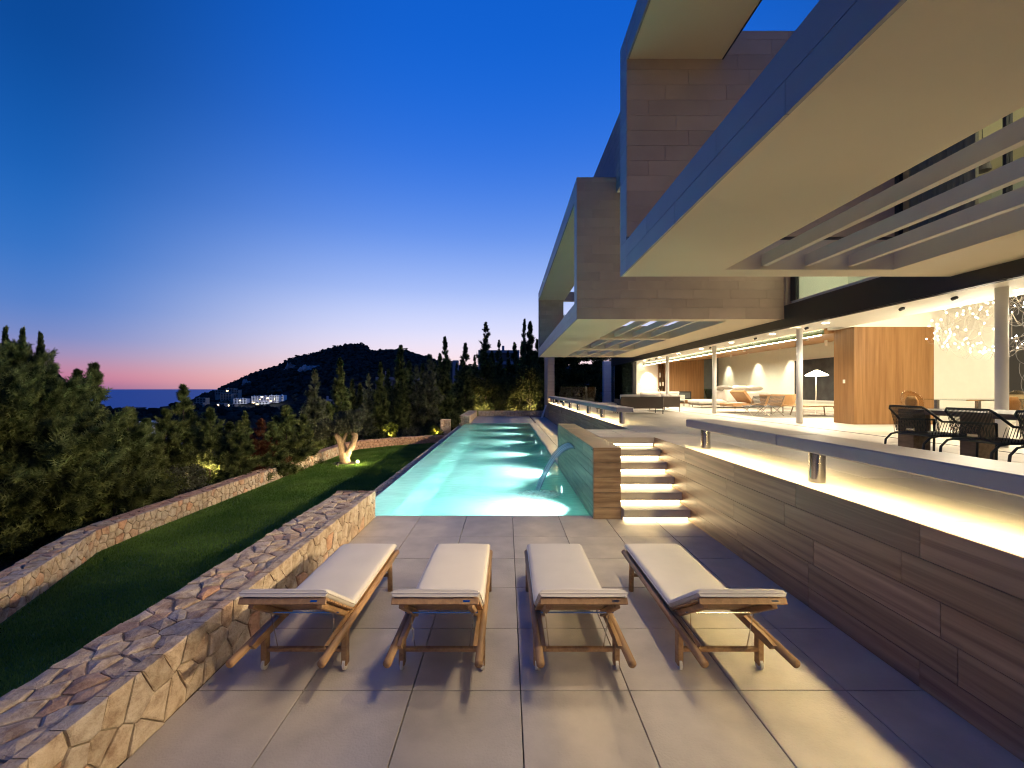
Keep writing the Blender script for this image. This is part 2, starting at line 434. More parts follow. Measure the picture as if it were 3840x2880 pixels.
    ml = N(nd, 'ShaderNodeMath', operation='MULTIPLY'); lk.new(gr.outputs['Fac'], ml.inputs[0]); lk.new(nz.outputs[0], ml.inputs[1])
    mr = N(nd, 'ShaderNodeMapRange'); mr.inputs['From Min'].default_value = 0.08; mr.inputs['From Max'].default_value = 0.40
    lk.new(ml.outputs[0], mr.inputs['Value'])
    mx = N(nd, 'ShaderNodeMixShader')
    lk.new(mr.outputs[0], mx.inputs[0]); lk.new(tr.outputs[0], mx.inputs[1]); lk.new(m0.outputs[0], mx.inputs[2])
    lk.new(mx.outputs[0], out.inputs[0])
    # open sea
    m, nd, lk, b = new_mat('sea_water')
    b.inputs['Base Color'].default_value = (0.012, 0.27, 0.55, 1)
    b.inputs['Roughness'].default_value = 0.45
    b.inputs['Specular IOR Level'].default_value = 0.12
    geo = N(nd, 'ShaderNodeNewGeometry')
    nz = N(nd, 'ShaderNodeTexNoise'); nz.inputs['Scale'].default_value = 0.03; nz.inputs['Detail'].default_value = 6
    lk.new(geo.outputs['Position'], nz.inputs['Vector'])
    bp = N(nd, 'ShaderNodeBump'); bp.inputs['Strength'].default_value = 0.6; bp.inputs['Distance'].default_value = 4.0
    lk.new(nz.outputs[0], bp.inputs['Height']); lk.new(bp.outputs[0], b.inputs['Normal'])
watermat()

def hillmat():
    m, nd, lk, b = new_mat('hillside')
    b.inputs['Roughness'].default_value = 0.95
    b.inputs['Specular IOR Level'].default_value = 0.1
    geo = N(nd, 'ShaderNodeNewGeometry')
    n1 = N(nd, 'ShaderNodeTexNoise'); n1.inputs['Scale'].default_value = 0.025; n1.inputs['Detail'].default_value = 8
    lk.new(geo.outputs['Position'], n1.inputs['Vector'])
    r = N(nd, 'ShaderNodeValToRGB')
    r.color_ramp.elements[0].position = 0.4; r.color_ramp.elements[0].color = (0.010, 0.012, 0.010, 1)
    r.color_ramp.elements[1].position = 0.72; r.color_ramp.elements[1].color = (0.035, 0.033, 0.030, 1)
    lk.new(n1.outputs[0], r.inputs[0]); lk.new(r.outputs[0], b.inputs['Base Color'])
hillmat()
simple('cliff_rock', (0.46, 0.44, 0.43), rough=0.9, var=0.5, scale=0.12, bump=0.8, bscale=0.4)

# ------------------------------------------------------------------ mesh tools
def root_loc(o):
    while o.parent:
        o = o.parent
    return Vector(o.location)

class MB:
    def __init__(s):
        s.v = []; s.f = []; s.uv = None
    def add(s, vs, fs):
        n = len(s.v)
        s.v += [tuple(p) for p in vs]
        s.f += [tuple(i + n for i in f) for f in fs]
        return s
    def box(s, x0, x1, y0, y1, z0, z1, c=0.0):
        if x1 < x0: x0, x1 = x1, x0
        if y1 < y0: y0, y1 = y1, y0
        if z1 < z0: z0, z1 = z1, z0
        if c <= 0:
            vs = [(x0, y0, z0), (x1, y0, z0), (x1, y1, z0), (x0, y1, z0), (x0, y0, z1), (x1, y0, z1), (x1, y1, z1), (x0, y1, z1)]
            fs = [(0, 3, 2, 1), (4, 5, 6, 7), (0, 1, 5, 4), (1, 2, 6, 5), (2, 3, 7, 6), (3, 0, 4, 7)]
            return s.add(vs, fs)
        X = (x0, x1); Y = (y0, y1); Z = (z0, z1)
        idx = {}; vs = []
        for i in range(2):
            for j in range(2):
                for k in range(2):
                    sx, sy, sz = (1, -1)[i], (1, -1)[j], (1, -1)[k]
                    for a in range(3):
                        d = [c * sx, c * sy, c * sz]; d[a] = 0
                        idx[(i, j, k, a)] = len(vs)
                        vs.append((X[i] + d[0], Y[j] + d[1], Z[k] + d[2]))
        fs = []
        for a in range(3):
            b, e = (a + 1) % 3, (a + 2) % 3
            for side in range(2):
                q = []
                for (p, r) in ((0, 0), (1, 0), (1, 1), (0, 1)):
                    t = [0, 0, 0]; t[a] = side; t[b] = p; t[e] = r
                    q.append(idx[(*t, a)])
                fs.append(tuple(q if side else q[::-1]))
            for p in range(2):
                for r in range(2):
                    t0 = [0, 0, 0]; t0[b] = p; t0[e] = r
                    t1 = list(t0); t0[a] = 0; t1[a] = 1
                    q = (idx[(*t0, b)], idx[(*t1, b)], idx[(*t1, e)], idx[(*t0, e)])
                    fs.append(q if (p == r) else q[::-1])
        for i in range(2):
            for j in range(2):
                for k in range(2):
                    q = (idx[(i, j, k, 0)], idx[(i, j, k, 1)], idx[(i, j, k, 2)])
                    fs.append(q if (i + j + k) % 2 else q[::-1])
        return s.add(vs, fs)
    def bar(s, p0, p1, r, n=8, r1=None):
        return s.tube([p0, p1], r, n, r1)
    def tube(s, pts, r, n=8, r1=None, cap=True):
        pts = [Vector(p) for p in pts]
        m = len(pts); base = len(s.v)
        r1 = r if r1 is None else r1
        prev = None
        for i, p in enumerate(pts):
            t = (pts[min(i + 1, m - 1)] - pts[max(i - 1, 0)]).normalized()
            if prev is None:
                u = Vector((0, 0, 1)) if abs(t.z) < 0.9 else Vector((1, 0, 0))
            else:
                u = prev
            u = (u - t * u.dot(t)).normalized(); prev = u
            w = t.cross(u)
            rr = r[i] if isinstance(r, (list, tuple)) else r + (r1 - r) * i / max(1, m - 1)
            for k in range(n):
                a = 2 * math.pi * k / n
                s.v.append(tuple(p + u * (math.cos(a) * rr) + w * (math.sin(a) * rr)))
        for i in range(m - 1):
            for k in range(n):
                a = base + i * n + k; b = base + i * n + (k + 1) % n
                s.f.append((a, b, b + n, a + n))
        if cap:
            s.f.append(tuple(base + k for k in range(n))[::-1])
            s.f.append(tuple(base + (m - 1) * n + k for k in range(n)))
        return s
    def lathe(s, prof, c, n=20):
        base = len(s.v)
        for (r, z) in prof:
            for k in range(n):
                a = 2 * math.pi * k / n
                s.v.append((c[0] + r * math.cos(a), c[1] + r * math.sin(a), c[2] + z))
        for i in range(len(prof) - 1):
            for k in range(n):
                a = base + i * n + k; b = base + i * n + (k + 1) % n
                s.f.append((a, b, b + n, a + n))
        return s
    def ico(s, c, r, squash=(1, 1, 1), jit=0.0, rg=rng):
        t = (1 + 5 ** 0.5) / 2
        vs = [(-1, t, 0), (1, t, 0), (-1, -t, 0), (1, -t, 0), (0, -1, t), (0, 1, t), (0, -1, -t), (0, 1, -t), (t, 0, -1), (t, 0, 1), (-t, 0, -1), (-t, 0, 1)]
        fs = [(0, 11, 5), (0, 5, 1), (0, 1, 7), (0, 7, 10), (0, 10, 11), (1, 5, 9), (5, 11, 4), (11, 10, 2), (10, 7, 6), (7, 1, 8), (3, 9, 4), (3, 4, 2), (3, 2, 6), (3, 6, 8), (3, 8, 9), (4, 9, 5), (2, 4, 11), (6, 2, 10), (8, 6, 7), (9, 8, 1)]
        L = math.sqrt(1 + t * t)
        out = []
        for v in vs:
            k = r / L * (1 + jit * (rg.random() - 0.5) * 2)
            out.append((c[0] + v[0] * k * squash[0], c[1] + v[1] * k * squash[1], c[2] + v[2] * k * squash[2]))
        return s.add(out, fs)
    def cushion(s, x0, x1, y0, y1, z0, z1, n=6, puff=0.35):
        """soft box: pillowed top and bottom with a thin seam edge"""
        zm = (z0 + z1) / 2; hz = (z1 - z0) / 2
        base = len(s.v); g = {}
        for side in (1, -1):
            for i in range(n + 1):
                for j in range(n + 1):
                    u, w = i / n, j / n
                    e = min(u, 1 - u, w, 1 - w) * n
                    k = puff + (1 - puff) * min(1, e / 1.0) ** 0.5 if e < 1 else 1.0
                    if e == 0: k = puff
                    g[(side, i, j)] = len(s.v)
                    s.v.append((x0 + (x1 - x0) * u, y0 + (y1 - y0) * w, zm + side * hz * k))
        for i in range(n):
            for j in range(n):
                a, b, c, d = g[(1, i, j)], g[(1, i + 1, j)], g[(1, i + 1, j + 1)], g[(1, i, j + 1)]
                s.f.append((a, b, c, d))
                a, b, c, d = g[(-1, i, j)], g[(-1, i + 1, j)], g[(-1, i + 1, j + 1)], g[(-1, i, j + 1)]
                s.f.append((d, c, b, a))
        for i in range(n):
            for (p, q) in (((i, 0), (i + 1, 0)), ((i + 1, n), (i, n)), ((0, i + 1), (0, i)), ((n, i), (n, i + 1))):
                s.f.append((g[(-1, *p)], g[(-1, *q)], g[(1, *q)], g[(1, *p)]))
        return s
    def xform(s, M):
        s.v = [tuple(M @ Vector(p)) for p in s.v]
        return s
    def mesh(s, name, mat, smooth=False, off=(0, 0, 0)):
        me = bpy.data.meshes.new(name)
        me.from_pydata([(p[0] - off[0], p[1] - off[1], p[2] - off[2]) for p in s.v], [], s.f)
        me.materials.append(MATS[mat])
        if smooth:
            me.polygons.foreach_set('use_smooth', [True] * len(me.polygons))
        me.update()
        return me
    def build(s, name, mat, parent=None, smooth=False):
        off = root_loc(parent) if parent else Vector((0, 0, 0))
        o = bpy.data.objects.new(name, s.mesh(name, mat, smooth, off))
        col.objects.link(o)
        if parent: o.parent = parent
        return o

def tag(o, label, cat, group=None):
    o['label'] = label; o['category'] = cat
    if group: o['group'] = group
    return o
def thing(name, label, cat, loc=(0, 0, 0), group=None):
    o = bpy.data.objects.new(name, None)
    col.objects.link(o)
    o.location = loc
    o.empty_display_size = 0.2
    return tag(o, label, cat, group)
def struct(o):
    o['kind'] = 'structure'
    return o
def stuff(o):
    o['kind'] = 'stuff'
    return o
def link(name, me, parent, loc=(0, 0, 0), rot=(0, 0, 0), scale=(1, 1, 1)):
    o = bpy.data.objects.new(name, me)
    col.objects.link(o)
    o.parent = parent
    o.location = loc; o.rotation_euler = rot; o.scale = scale
    return o
def copy_tree(o, parent=None):
    c = o.copy(); col.objects.link(c); c.parent = parent
    for ch in list(o.children):
        copy_tree(ch, c)
    return c
def lamp(name, kind, loc, energy, color, parent=None, **kw):
    l = bpy.data.lights.new(name, kind)
    l.energy = energy; l.color = color
    rot = kw.pop('rot', None)
    for k, v in kw.items():
        setattr(l, k, v)
    o = bpy.data.objects.new(name, l)
    col.objects.link(o)
    if parent is not None:
        o.parent = parent
        o.location = Vector(loc) - root_loc(parent)
    else:
        o.location = loc
    if rot is not None:
        o.rotation_euler = rot
    return o
def aim(v):
    """rotation that points a lamp's -Z along v"""
    return Vector(v).to_track_quat('-Z', 'Y').to_euler()
WARM = (1.0, 0.74, 0.40)
SOFT = (1.0, 0.87, 0.64)

# voronoi stones on a rectangle (u 0..W, v 0..Hh)
def voronoi(W, Hh, cell, jitter=0.42, rg=rng, gap=0.012, aspect=1.0):
    nx = max(1, round(W / (cell * aspect))); ny = max(1, round(Hh / cell))
    pts = []
    for i in range(nx):
        for j in range(ny):
            pts.append(((i + 0.5 + (rg.random() - 0.5) * 2 * jitter + (0.25 if j % 2 else -0.25)) * W / nx,
                        (j + 0.5 + (rg.random() - 0.5) * 2 * jitter) * Hh / ny))
    P = np.array(pts)
    cells = []
    for i, p in enumerate(pts):
        poly = [(0, 0), (W, 0), (W, Hh), (0, Hh)]
        d2 = ((P - P[i]) ** 2).sum(1)
        for j in np.argsort(d2)[1:16]:
            q = P[j]
            mx, my = (p[0] + q[0]) / 2, (p[1] + q[1]) / 2
            nx_, ny_ = q[0] - p[0], q[1] - p[1]
            L = math.hypot(nx_, ny_) or 1e-6
            nx_ /= L; ny_ /= L
            mx -= nx_ * gap / 2; my -= ny_ * gap / 2
            new = []
            for a in range(len(poly)):
                A = poly[a]; B = poly[(a + 1) % len(poly)]
                da = (A[0] - mx) * nx_ + (A[1] - my) * ny_
                db = (B[0] - mx) * nx_ + (B[1] - my) * ny_
                if da <= 0: new.append(A)
                if da * db < 0:
                    t = da / (da - db)
                    new.append((A[0] + (B[0] - A[0]) * t, A[1] + (B[1] - A[1]) * t))
            poly = new
            if len(poly) < 3: break
        if len(poly) >= 3:
            area = 0.5 * abs(sum(poly[a][0] * poly[(a + 1) % len(poly)][1] - poly[(a + 1) % len(poly)][0] * poly[a][1] for a in range(len(poly))))
            if area > cell * cell * 0.08:
                cells.append(poly)
    return cells

def stone(mb, poly, fn, t, bulge=0.012, cham=0.016, rg=rng, tilt=0.3, jag=0.06):
    """one rough stone: polygon in (u,v), lifted to thickness t; fn maps (u,v,w) to space"""
    # rounder, more ragged outline
    pts = []
    n = len(poly)
    for a in range(n):
        A, B = poly[a], poly[(a + 1) % n]
        L = math.hypot(B[0] - A[0], B[1] - A[1])
        pts.append(A)
        if L > 0.10:
            k = (rg.random() - 0.5) * 2 * jag * L * 0.5
            nx_, ny_ = (B[1] - A[1]) / L, -(B[0] - A[0]) / L
            f = 0.35 + 0.3 * rg.random()
            pts.append((A[0] + (B[0] - A[0]) * f - nx_ * abs(k), A[1] + (B[1] - A[1]) * f - ny_ * abs(k)))
    poly = pts; n = len(poly)
    cx = sum(p[0] for p in poly) / n; cy = sum(p[1] for p in poly) / n
    sx, sy = (rg.random() - 0.5) * tilt, (rg.random() - 0.5) * tilt
    vs = []
    top = t + (rg.random() - 0.5) * bulge
    for (u, v) in poly:
        vs.append(fn(u, v, 0.0))
    for (u, v) in poly:
        h = top - cham * 0.6 + sx * (u - cx) * 0.2 + sy * (v - cy) * 0.2
        vs.append(fn(u, v, h))
    for (u, v) in poly:
        L = math.hypot(u - cx, v - cy) or 1e-6
        k = max(0.3, 1 - cham * 1.3 / L)
        h = top + sx * (u - cx) * 0.2 + sy * (v - cy) * 0.2 + (rg.random() - 0.5) * bulge * 0.5
        vs.append(fn(cx + (u - cx) * k, cy + (v - cy) * k, h))
    vs.append(fn(cx, cy, top + bulge * rg.random()))
    fs = []
    for a in range(n):
        b = (a + 1) % n
        fs.append((a, b, n + b, n + a)); fs.append((n + a, n + b, 2 * n + b, 2 * n + a)); fs.append((2 * n + a, 2 * n + b, 3 * n))
    mb.add(vs, fs)
    return mb

# rectangular cladding pieces in courses; mapping fn(u0,u1,z0,z1) -> box extents
def courses(parent, name, mat, u0, u1, zs, ln, boxfn, gap=0.006, rg=rng, cham=0.0, bond=None):
    for r_, (za, zb) in enumerate(zip(zs[:-1], zs[1:])):
        u = u0
        off = (bond[r_ % len(bond)] if bond else rg.random()) * ln
        edges = [u0]
        e = u0 + off if off > ln * 0.15 else u0 + ln
        while e < u1 - ln * 0.15:
            edges.append(e)
            e += ln if bond else ln * (0.8 + 0.5 * rg.random())
        edges.append(u1)
        for a, b in zip(edges[:-1], edges[1:]):
            x0, x1, y0, y1, z0, z1 = boxfn(a + gap / 2, b - gap / 2, za + gap / 2, zb - gap / 2)
            MB().box(x0, x1, y0, y1, z0, z1, cham).build(name, mat, parent)

# ================================================================== SETTING
TZ = 1.153          # upper terrace level
LZ = -1.0           # lawn level
WX = 2.905          # face of the terrace retaining wall
PX0, PX1, PY0, PY1 = -2.10, 1.41, 6.95, 25.7      # pool basin
# ---- sea
struct(MB().add([(-90000, 500, -62), (90000, 500, -62), (90000, 120000, -62), (-90000, 120000, -62)], [(0, 1, 2, 3)]).build('sea', 'sea_water'))

# ---- lower pool terrace: slab bed with separate tiles
bed = struct(MB().box(-2.20, WX + 0.3, -3.0, PY0 - 0.03, -1.3, -0.034).build('pool_terrace', 'joint'))
TS = 0.756
def tile_mesh(w, d, mat, t=0.03, gap=0.008, cham=0.0025):
    return MB().box(gap / 2, w - gap / 2, gap / 2, d - gap / 2, -t, 0, cham).mesh('floor_tile', mat)
x_lines = [0.0966 + TS * k for k in range(-3, 4)]
x_lines = [-2.16] + [x for x in x_lines if x > -2.1] + [WX + 0.02]
y_lines = [2.918 + 0.758 * k for k in range(-7, 5)] + [PY0]
cache = {}
def tiles(parent, xl, yl, z, mat):
    off = root_loc(parent)
    for xa, xb in zip(xl[:-1], xl[1:]):
        for ya, yb in zip(yl[:-1], yl[1:]):
            k = (round(xb - xa, 3), round(yb - ya, 3), mat)
            if k not in cache:
                cache[k] = tile_mesh(xb - xa, yb - ya, mat)
            link('floor_tile', cache[k], parent, (xa - off.x, ya - off.y, z - off.z + (rng.random() - 0.5) * 0.002))
tiles(bed, x_lines, y_lines, 0.0, 'limestone')

# ---- deck at the far end of the pool and the walk beside it
deck = struct(MB().box(-2.9, WX + 0.3, PY1 + 0.02, 32.4, -1.3, -0.034).build('pool_deck', 'joint'))
tiles(deck, [-2.26 + 0.8 * k for k in range(6)], [PY1 + 0.02 + 0.82 * k for k in range(9)], 0.0, 'limestone')
walk = struct(MB().box(PX1 + 0.01, WX + 0.3, 11.48, PY1 + 0.01, -1.3, -0.034).build('walkway', 'joint'))
tiles(walk, [PX1 + 0.01, 1.84], [11.48 + 1.58 * k for k in range(10)], 0.004, 'limestone_light')
tiles(walk, [1.85, 2.90], [11.48 + 0.79 * k for k in range(27)], -0.006, 'limestone')

# ---- pool basin, overflow ledge, water
pb = MB()
D = -1.0
pb.add([(PX0, PY0, D), (PX1, PY0, D), (PX1, PY1, D), (PX0, PY1, D), (PX0, PY0, 0), (PX1, PY0, 0), (PX1, PY1, 0), (PX0, PY1, 0)],
       [(0, 1, 2, 3), (0, 4, 5, 1), (1, 5, 6, 2), (2, 6, 7, 3)])
# left wall stops under the ledge
pb.add([(PX0, PY0, D), (PX0, PY1, D), (PX0, PY1, -0.21), (PX0, PY0, -0.21)], [(0, 1, 2, 3)])
basin = struct(pb.build('pool_basin', 'pool_tile'))
MB().add([(-2.56, PY0, -0.035), (PX0, PY0, -0.21), (PX0, PY1, -0.21), (-2.56, PY1, -0.035), (-2.56, PY0, -0.4), (PX0, PY0, -0.4), (PX0, PY1, -0.4), (-2.56, PY1, -0.4)],
         [(0, 1, 2, 3), (4, 7, 6, 5), (0, 4, 5, 1), (2, 6, 7, 3), (0, 3, 7, 4)]).build('overflow_ledge', 'weir_tile', basin)
for k in range(4):       # steps into the water at the far right corner
    MB().box(0.35, PX1 - 0.004, PY1 - 0.35 * (k + 1), PY1 - 0.35 * k - 0.004, D, -0.2 - 0.22 * k).build('pool_step', 'pool_tile', basin)
MB().box(-2.58, -2.562, PY0, PY1, -1.0, -0.03).build('overflow_lip', 'weir_tile', basin)
wm = MB(); nx, ny = 24, 110
for j in range(ny + 1):
    for i in range(nx + 1):
        x = -2.555 + (PX1 - 0.003 + 2.555) * i / nx; y = PY0 + 0.003 + (PY1 - PY0 - 0.006) * j / ny
        wm.v.append((x, y, -0.012 + 0.004 * noise.noise(Vector((x * 1.8, y * 2.6, 3.1)))))
for j in range(ny):
    for i in range(nx):
        a = j * (nx + 1) + i
        wm.f.append((a, a + 1, a + nx + 2, a + nx + 1))
struct(wm.build('pool_water', 'pool_water', smooth=True))
# lamps set in the right-hand pool wall
for k, d in enumerate((7.4, 10.5, 13.55, 16.65, 19.75, 22.9)):
    t = thing('pool_lamp', 'underwater lamp in the right pool wall, %s from the sunbed terrace' % ('first', 'second', 'third', 'fourth', 'fifth', 'sixth')[k], 'lamp', (PX1 - 0.02, d, -0.42), 'lamps in the pool wall')
    MB().tube([(PX1 - 0.001, d, -0.42), (PX1 - 0.03, d, -0.42)], 0.11, 16).build('housing', 'steel', t)
    MB().tube([(PX1 - 0.03, d, -0.42), (PX1 - 0.034, d, -0.42)], 0.085, 16).build('lens', 'pool_lens', t)
    e = (150, 150, 130, 110, 100, 100)[k]
    lamp('glow', 'SPOT', (PX1 - 0.06, d, -0.42), e * 8.5, (0.86, 1.0, 0.95), t, spot_size=R(128 if k < 2 else 82), spot_blend=1.0, shadow_soft_size=0.08, rot=aim((-1, 0, -0.06)))

# ---- rough stone kerb along the overflow channel
kerb = thing('stone_kerb', 'low rough stone kerb along the pool overflow channel', 'kerb', (-2.77, 16, -1.0))
MB().box(-2.93, -2.60, 6.9, 25.4, -1.0, -0.155).build('core', 'mortar', kerb)
cells = voronoi(18.4, 0.32, 0.135, rg=rng, gap=0.012, aspect=1.3)
cells.sort(key=lambda p: min(q[0] for q in p))
rest = MB()
for i, p in enumerate(cells):
    fn = lambda u, v, w: (-2.93 + v, 6.95 + u, -0.155 + w)
    if i < 150:
        stone(MB(), p, fn, 0.04, 0.02).build('stone', 'rubble', kerb)
    else:
        stone(rest, p, fn, 0.04, 0.02)
stuff(rest.build('far_stones', 'rubble', kerb))
face = MB()
for p in voronoi(18.4, 0.85, 0.26, rg=rng):
    stone(face, p, lambda u, v, w: (-2.93 - w, 6.95 + u, -1.0 + v), 0.03)
stuff(face.build('face_stones', 'rubble', kerb))

# ---- near stone wall between terrace and lawn
nw = thing('stone_wall', 'thick low natural stone wall between the sunbed terrace and the lawn', 'wall', (-2.46, 3, -1.0))
NY0, NY1 = 0.4, 6.86
MB().box(-2.74, -2.170, NY0 - 2, NY1 - 0.03, -1.0, 0.400).build('core', 'mortar', nw)
for p in voronoi(NY1 - NY0, 0.435, 0.150, jitter=0.44, gap=0.008, aspect=1.15):
    stone(MB(), p, lambda u, v, w: (-2.235 + w, NY0 + u, v), 0.085, 0.012, 0.010).build('stone', 'rubble', nw)
for p in voronoi(NY1 - NY0, 0.535, 0.138, jitter=0.47, gap=0.009, aspect=1.3):
    stone(MB(), p, lambda u, v, w: (-2.775 + v, NY0 + u, 0.355 + w), 0.060, 0.016, 0.011, tilt=0.4, jag=0.10).build('stone', 'rubble', nw)
for p in voronoi(0.62, 0.435, 0.2, gap=0.012):
    stone(MB(), p, lambda u, v, w: (-2.775 + u, NY1 - 0.04 + w, v), 0.05).build('stone', 'rubble', nw)
lf = MB()
for p in voronoi(NY1 - NY0, 1.35, 0.28, gap=0.02):
    stone(lf, p, lambda u, v, w: (-2.74 - w, NY0 + u, -1.0 + v), 0.035)
stuff(lf.build('lawn_side_stones', 'rubble', nw))

# ---- garden wall round the lawn
path = [(-5.9, 3.2), (-6.3, 4.3), (-6.685, 5.52), (-7.31, 6.92), (-7.77, 7.95), (-7.84, 9.0), (-7.84, 20.6), (-7.55, 21.5), (-6.13, 22.85), (-4.28, 23.86), (-3.45, 24.25)]
pl = [Vector((x, y)) for x, y in path]
seg = [0.0]
for a, b in zip(pl[:-1], pl[1:]):
    seg.append(seg[-1] + (b - a).length)
def on_path(s):
    s = max(0.0, min(seg[-1] - 1e-6, s))
    for i in range(len(seg) - 1):
        if s <= seg[i + 1]:
            t = (s - seg[i]) / (seg[i + 1] - seg[i])
            p = pl[i].lerp(pl[i + 1], t)
            def nrm(k):
                k = max(0, min(len(pl) - 2, k))
                d = (pl[k + 1] - pl[k]).normalized()
                return Vector((d.y, -d.x))       # towards the lawn
            n = nrm(i)
            if t < 0.5: n = (n * (0.5 + t) + nrm(i - 1) * (0.5 - t)).normalized()
            else: n = (n * (1.5 - t) + nrm(i + 1) * (t - 0.5)).normalized()
            return p, n
gw = thing('garden_wall', 'long low natural stone wall curving round the far side of the lawn', 'wall', (-7.8, 12, -1.0))
WL = seg[-1]; WH = 0.42; WT = 0.44
cm_ = MB(); ns = 90
for i in range(ns + 1):
    p, n = on_path(WL * i / ns)
    for (o_, z) in ((-0.05, -1.2), (-0.05, LZ + WH - 0.045), (-WT + 0.05, LZ + WH - 0.045), (-WT + 0.05, -1.6)):
        cm_.v.append((p.x + n.x * o_, p.y + n.y * o_, z))
for i in range(ns):
    for k in range(3):
        a = i * 4 + k
        cm_.f.append((a, a + 1, a + 5, a + 4))
cm_.build('core', 'mortar', gw)
def gface(u, v, w):
    p, n = on_path(u)
    return (p.x + n.x * (w - 0.06), p.y + n.y * (w - 0.06), LZ - 0.02 + v)
def gtop(u, v, w):
    p, n = on_path(u)
    return (p.x - n.x * (0.062 + v), p.y - n.y * (0.062 + v), LZ + WH - 0.05 + w)
fc = voronoi(WL, WH + 0.02, 0.165, jitter=0.38, gap=0.014, aspect=1.15)
tcells = voronoi(WL, WT - 0.06, 0.19, jitter=0.4, gap=0.016, aspect=1.2)
mid = lambda p: sum(q[0] for q in p) / len(p)
fc.sort(key=mid); tcells.sort(key=mid)
rest = MB(); cnt = 0
for cl, fn, t, b in ((fc, gface, 0.06, 0.012), (tcells, gtop, 0.05, 0.02)):
    for p in cl:
        lim = 17.0 if cl is fc else 9.5
        if mid(p) < lim and cnt < 295 and mid(p) > 1.0:
            cnt += 1
            stone(MB(), p, fn, t, b).build('stone', 'rubble', gw)
        else:
            stone(rest, p, fn, t, b)
stuff(rest.build('far_stones', 'rubble', gw))
# stone block that ends the far deck, and the pillar at the end of the garden wall
sb = thing('stone_block_wall', 'stone wall on the left edge of the deck beyond the pool', 'wall', (-2.57, 29, 0))
MB().box(-2.86, -2.29, 25.45, 32.0, -1.0, 0.43).build('core', 'mortar', sb)
for p in voronoi(0.65, 0.62, 0.2, gap=0.016):
    stone(MB(), p, lambda u, v, w: (-2.9 + u, 25.47 - w, -0.15 + v), 0.045).build('stone', 'rubble', sb)
for p in voronoi(6.5, 0.47, 0.26, gap=0.016):
    stone(MB(), p, lambda u, v, w: (-2.30 + w, 25.5 + u, v), 0.04).build('stone', 'rubble', sb)
for p in voronoi(0.66, 6.5, 0.24, gap=0.016):
    stone(MB(), p, lambda u, v, w: (-2.9 + u, 25.48 + v, 0.42 + w), 0.05, 0.02).build('stone', 'rubble', sb)
pp = thing('stone_pillar', 'square stone pillar at the end of the garden wall', 'pillar', (-3.6, 24.9, -1.0))
MB().box(-3.86, -3.34, 24.64, 25.2, -1.0, 0.27).build('core', 'mortar', pp)
for p in voronoi(0.6, 1.25, 0.2, gap=0.014):
    stone(MB(), p, lambda u, v, w: (-3.9 + u, 24.66 - w, -0.98 + v), 0.04).build('stone', 'rubble', pp)
for p in voronoi(0.6, 0.6, 0.25, gap=0.014):
    stone(MB(), p, lambda u, v, w: (-3.9 + u, 24.62 + v, 0.26 + w), 0.04).build('stone', 'rubble', pp)

# ---- lawn
lw = MB()
lx, ly = 30, 60
for j in range(ly + 1):
    for i in range(lx + 1):
        x = -8.0 + 5.3 * i / lx; y = -3 + 28.5 * j / ly
        lw.v.append((x, y, LZ + 0.012 * noise.noise(Vector((x, y, 0)))))
for j in range(ly):
    for i in range(lx):
        a = j * (lx + 1) + i
        lw.f.append((a, a + 1, a + lx + 2, a + lx + 1))
struct(lw.build('lawn', 'lawn_soil', smooth=True))

def mesh_np(name, verts, faces3, mat):
    me = bpy.data.meshes.new(name)
    nv, nf = len(verts), len(faces3)
    me.vertices.add(nv); me.vertices.foreach_set('co', np.ascontiguousarray(verts, dtype=np.float32).ravel())
    me.loops.add(nf * 3); me.loops.foreach_set('vertex_index', np.ascontiguousarray(faces3, dtype=np.int32).ravel())
    me.polygons.add(nf)
    me.polygons.foreach_set('loop_start', np.arange(0, nf * 3, 3, dtype=np.int32))
    try:
        me.polygons.foreach_set('loop_total', np.full(nf, 3, dtype=np.int32))
    except Exception:
        pass
    me.update(calc_edges=True)
    me.validate()
    me.materials.append(MATS[mat])
    return me

def wall_x(y):
    xs = [p[0] for p in path]; ys = [p[1] for p in path]
    return np.interp(y, ys, xs)
def grass(n):
    y = 3.0 + (24.4 - 3.0) * nrg.random(n) ** 1.35
    xl = wall_x(y) + 0.05
    x = xl + (-2.80 - xl) * nrg.random(n)
    hgt = 0.022 + 0.028 * nrg.random(n)
    a = nrg.random(n) * 2 * np.pi
    wd = 0.006 + 0.0006 * y
    dx, dy = np.cos(a) * wd, np.sin(a) * wd
    ln_ = 0.02 * (nrg.random((n, 2)) - 0.5) * 2
    b0 = np.stack([x - dx, y - dy, np.full(n, LZ - 0.01)], 1)
    b1 = np.stack([x + dx, y + dy, np.full(n, LZ - 0.01)], 1)
    tp = np.stack([x + ln_[:, 0], y + ln_[:, 1], LZ + hgt], 1)
    v = np.stack([b0, b1, tp], 1).reshape(-1, 3)
    return mesh_np('grass', v, np.arange(3 * n).reshape(-1, 3), 'grass_blade')
go = bpy.data.objects.new('grass', grass(260000)); col.objects.link(go)
tag(stuff(go), 'short mown green grass covering the lawn', 'grass')

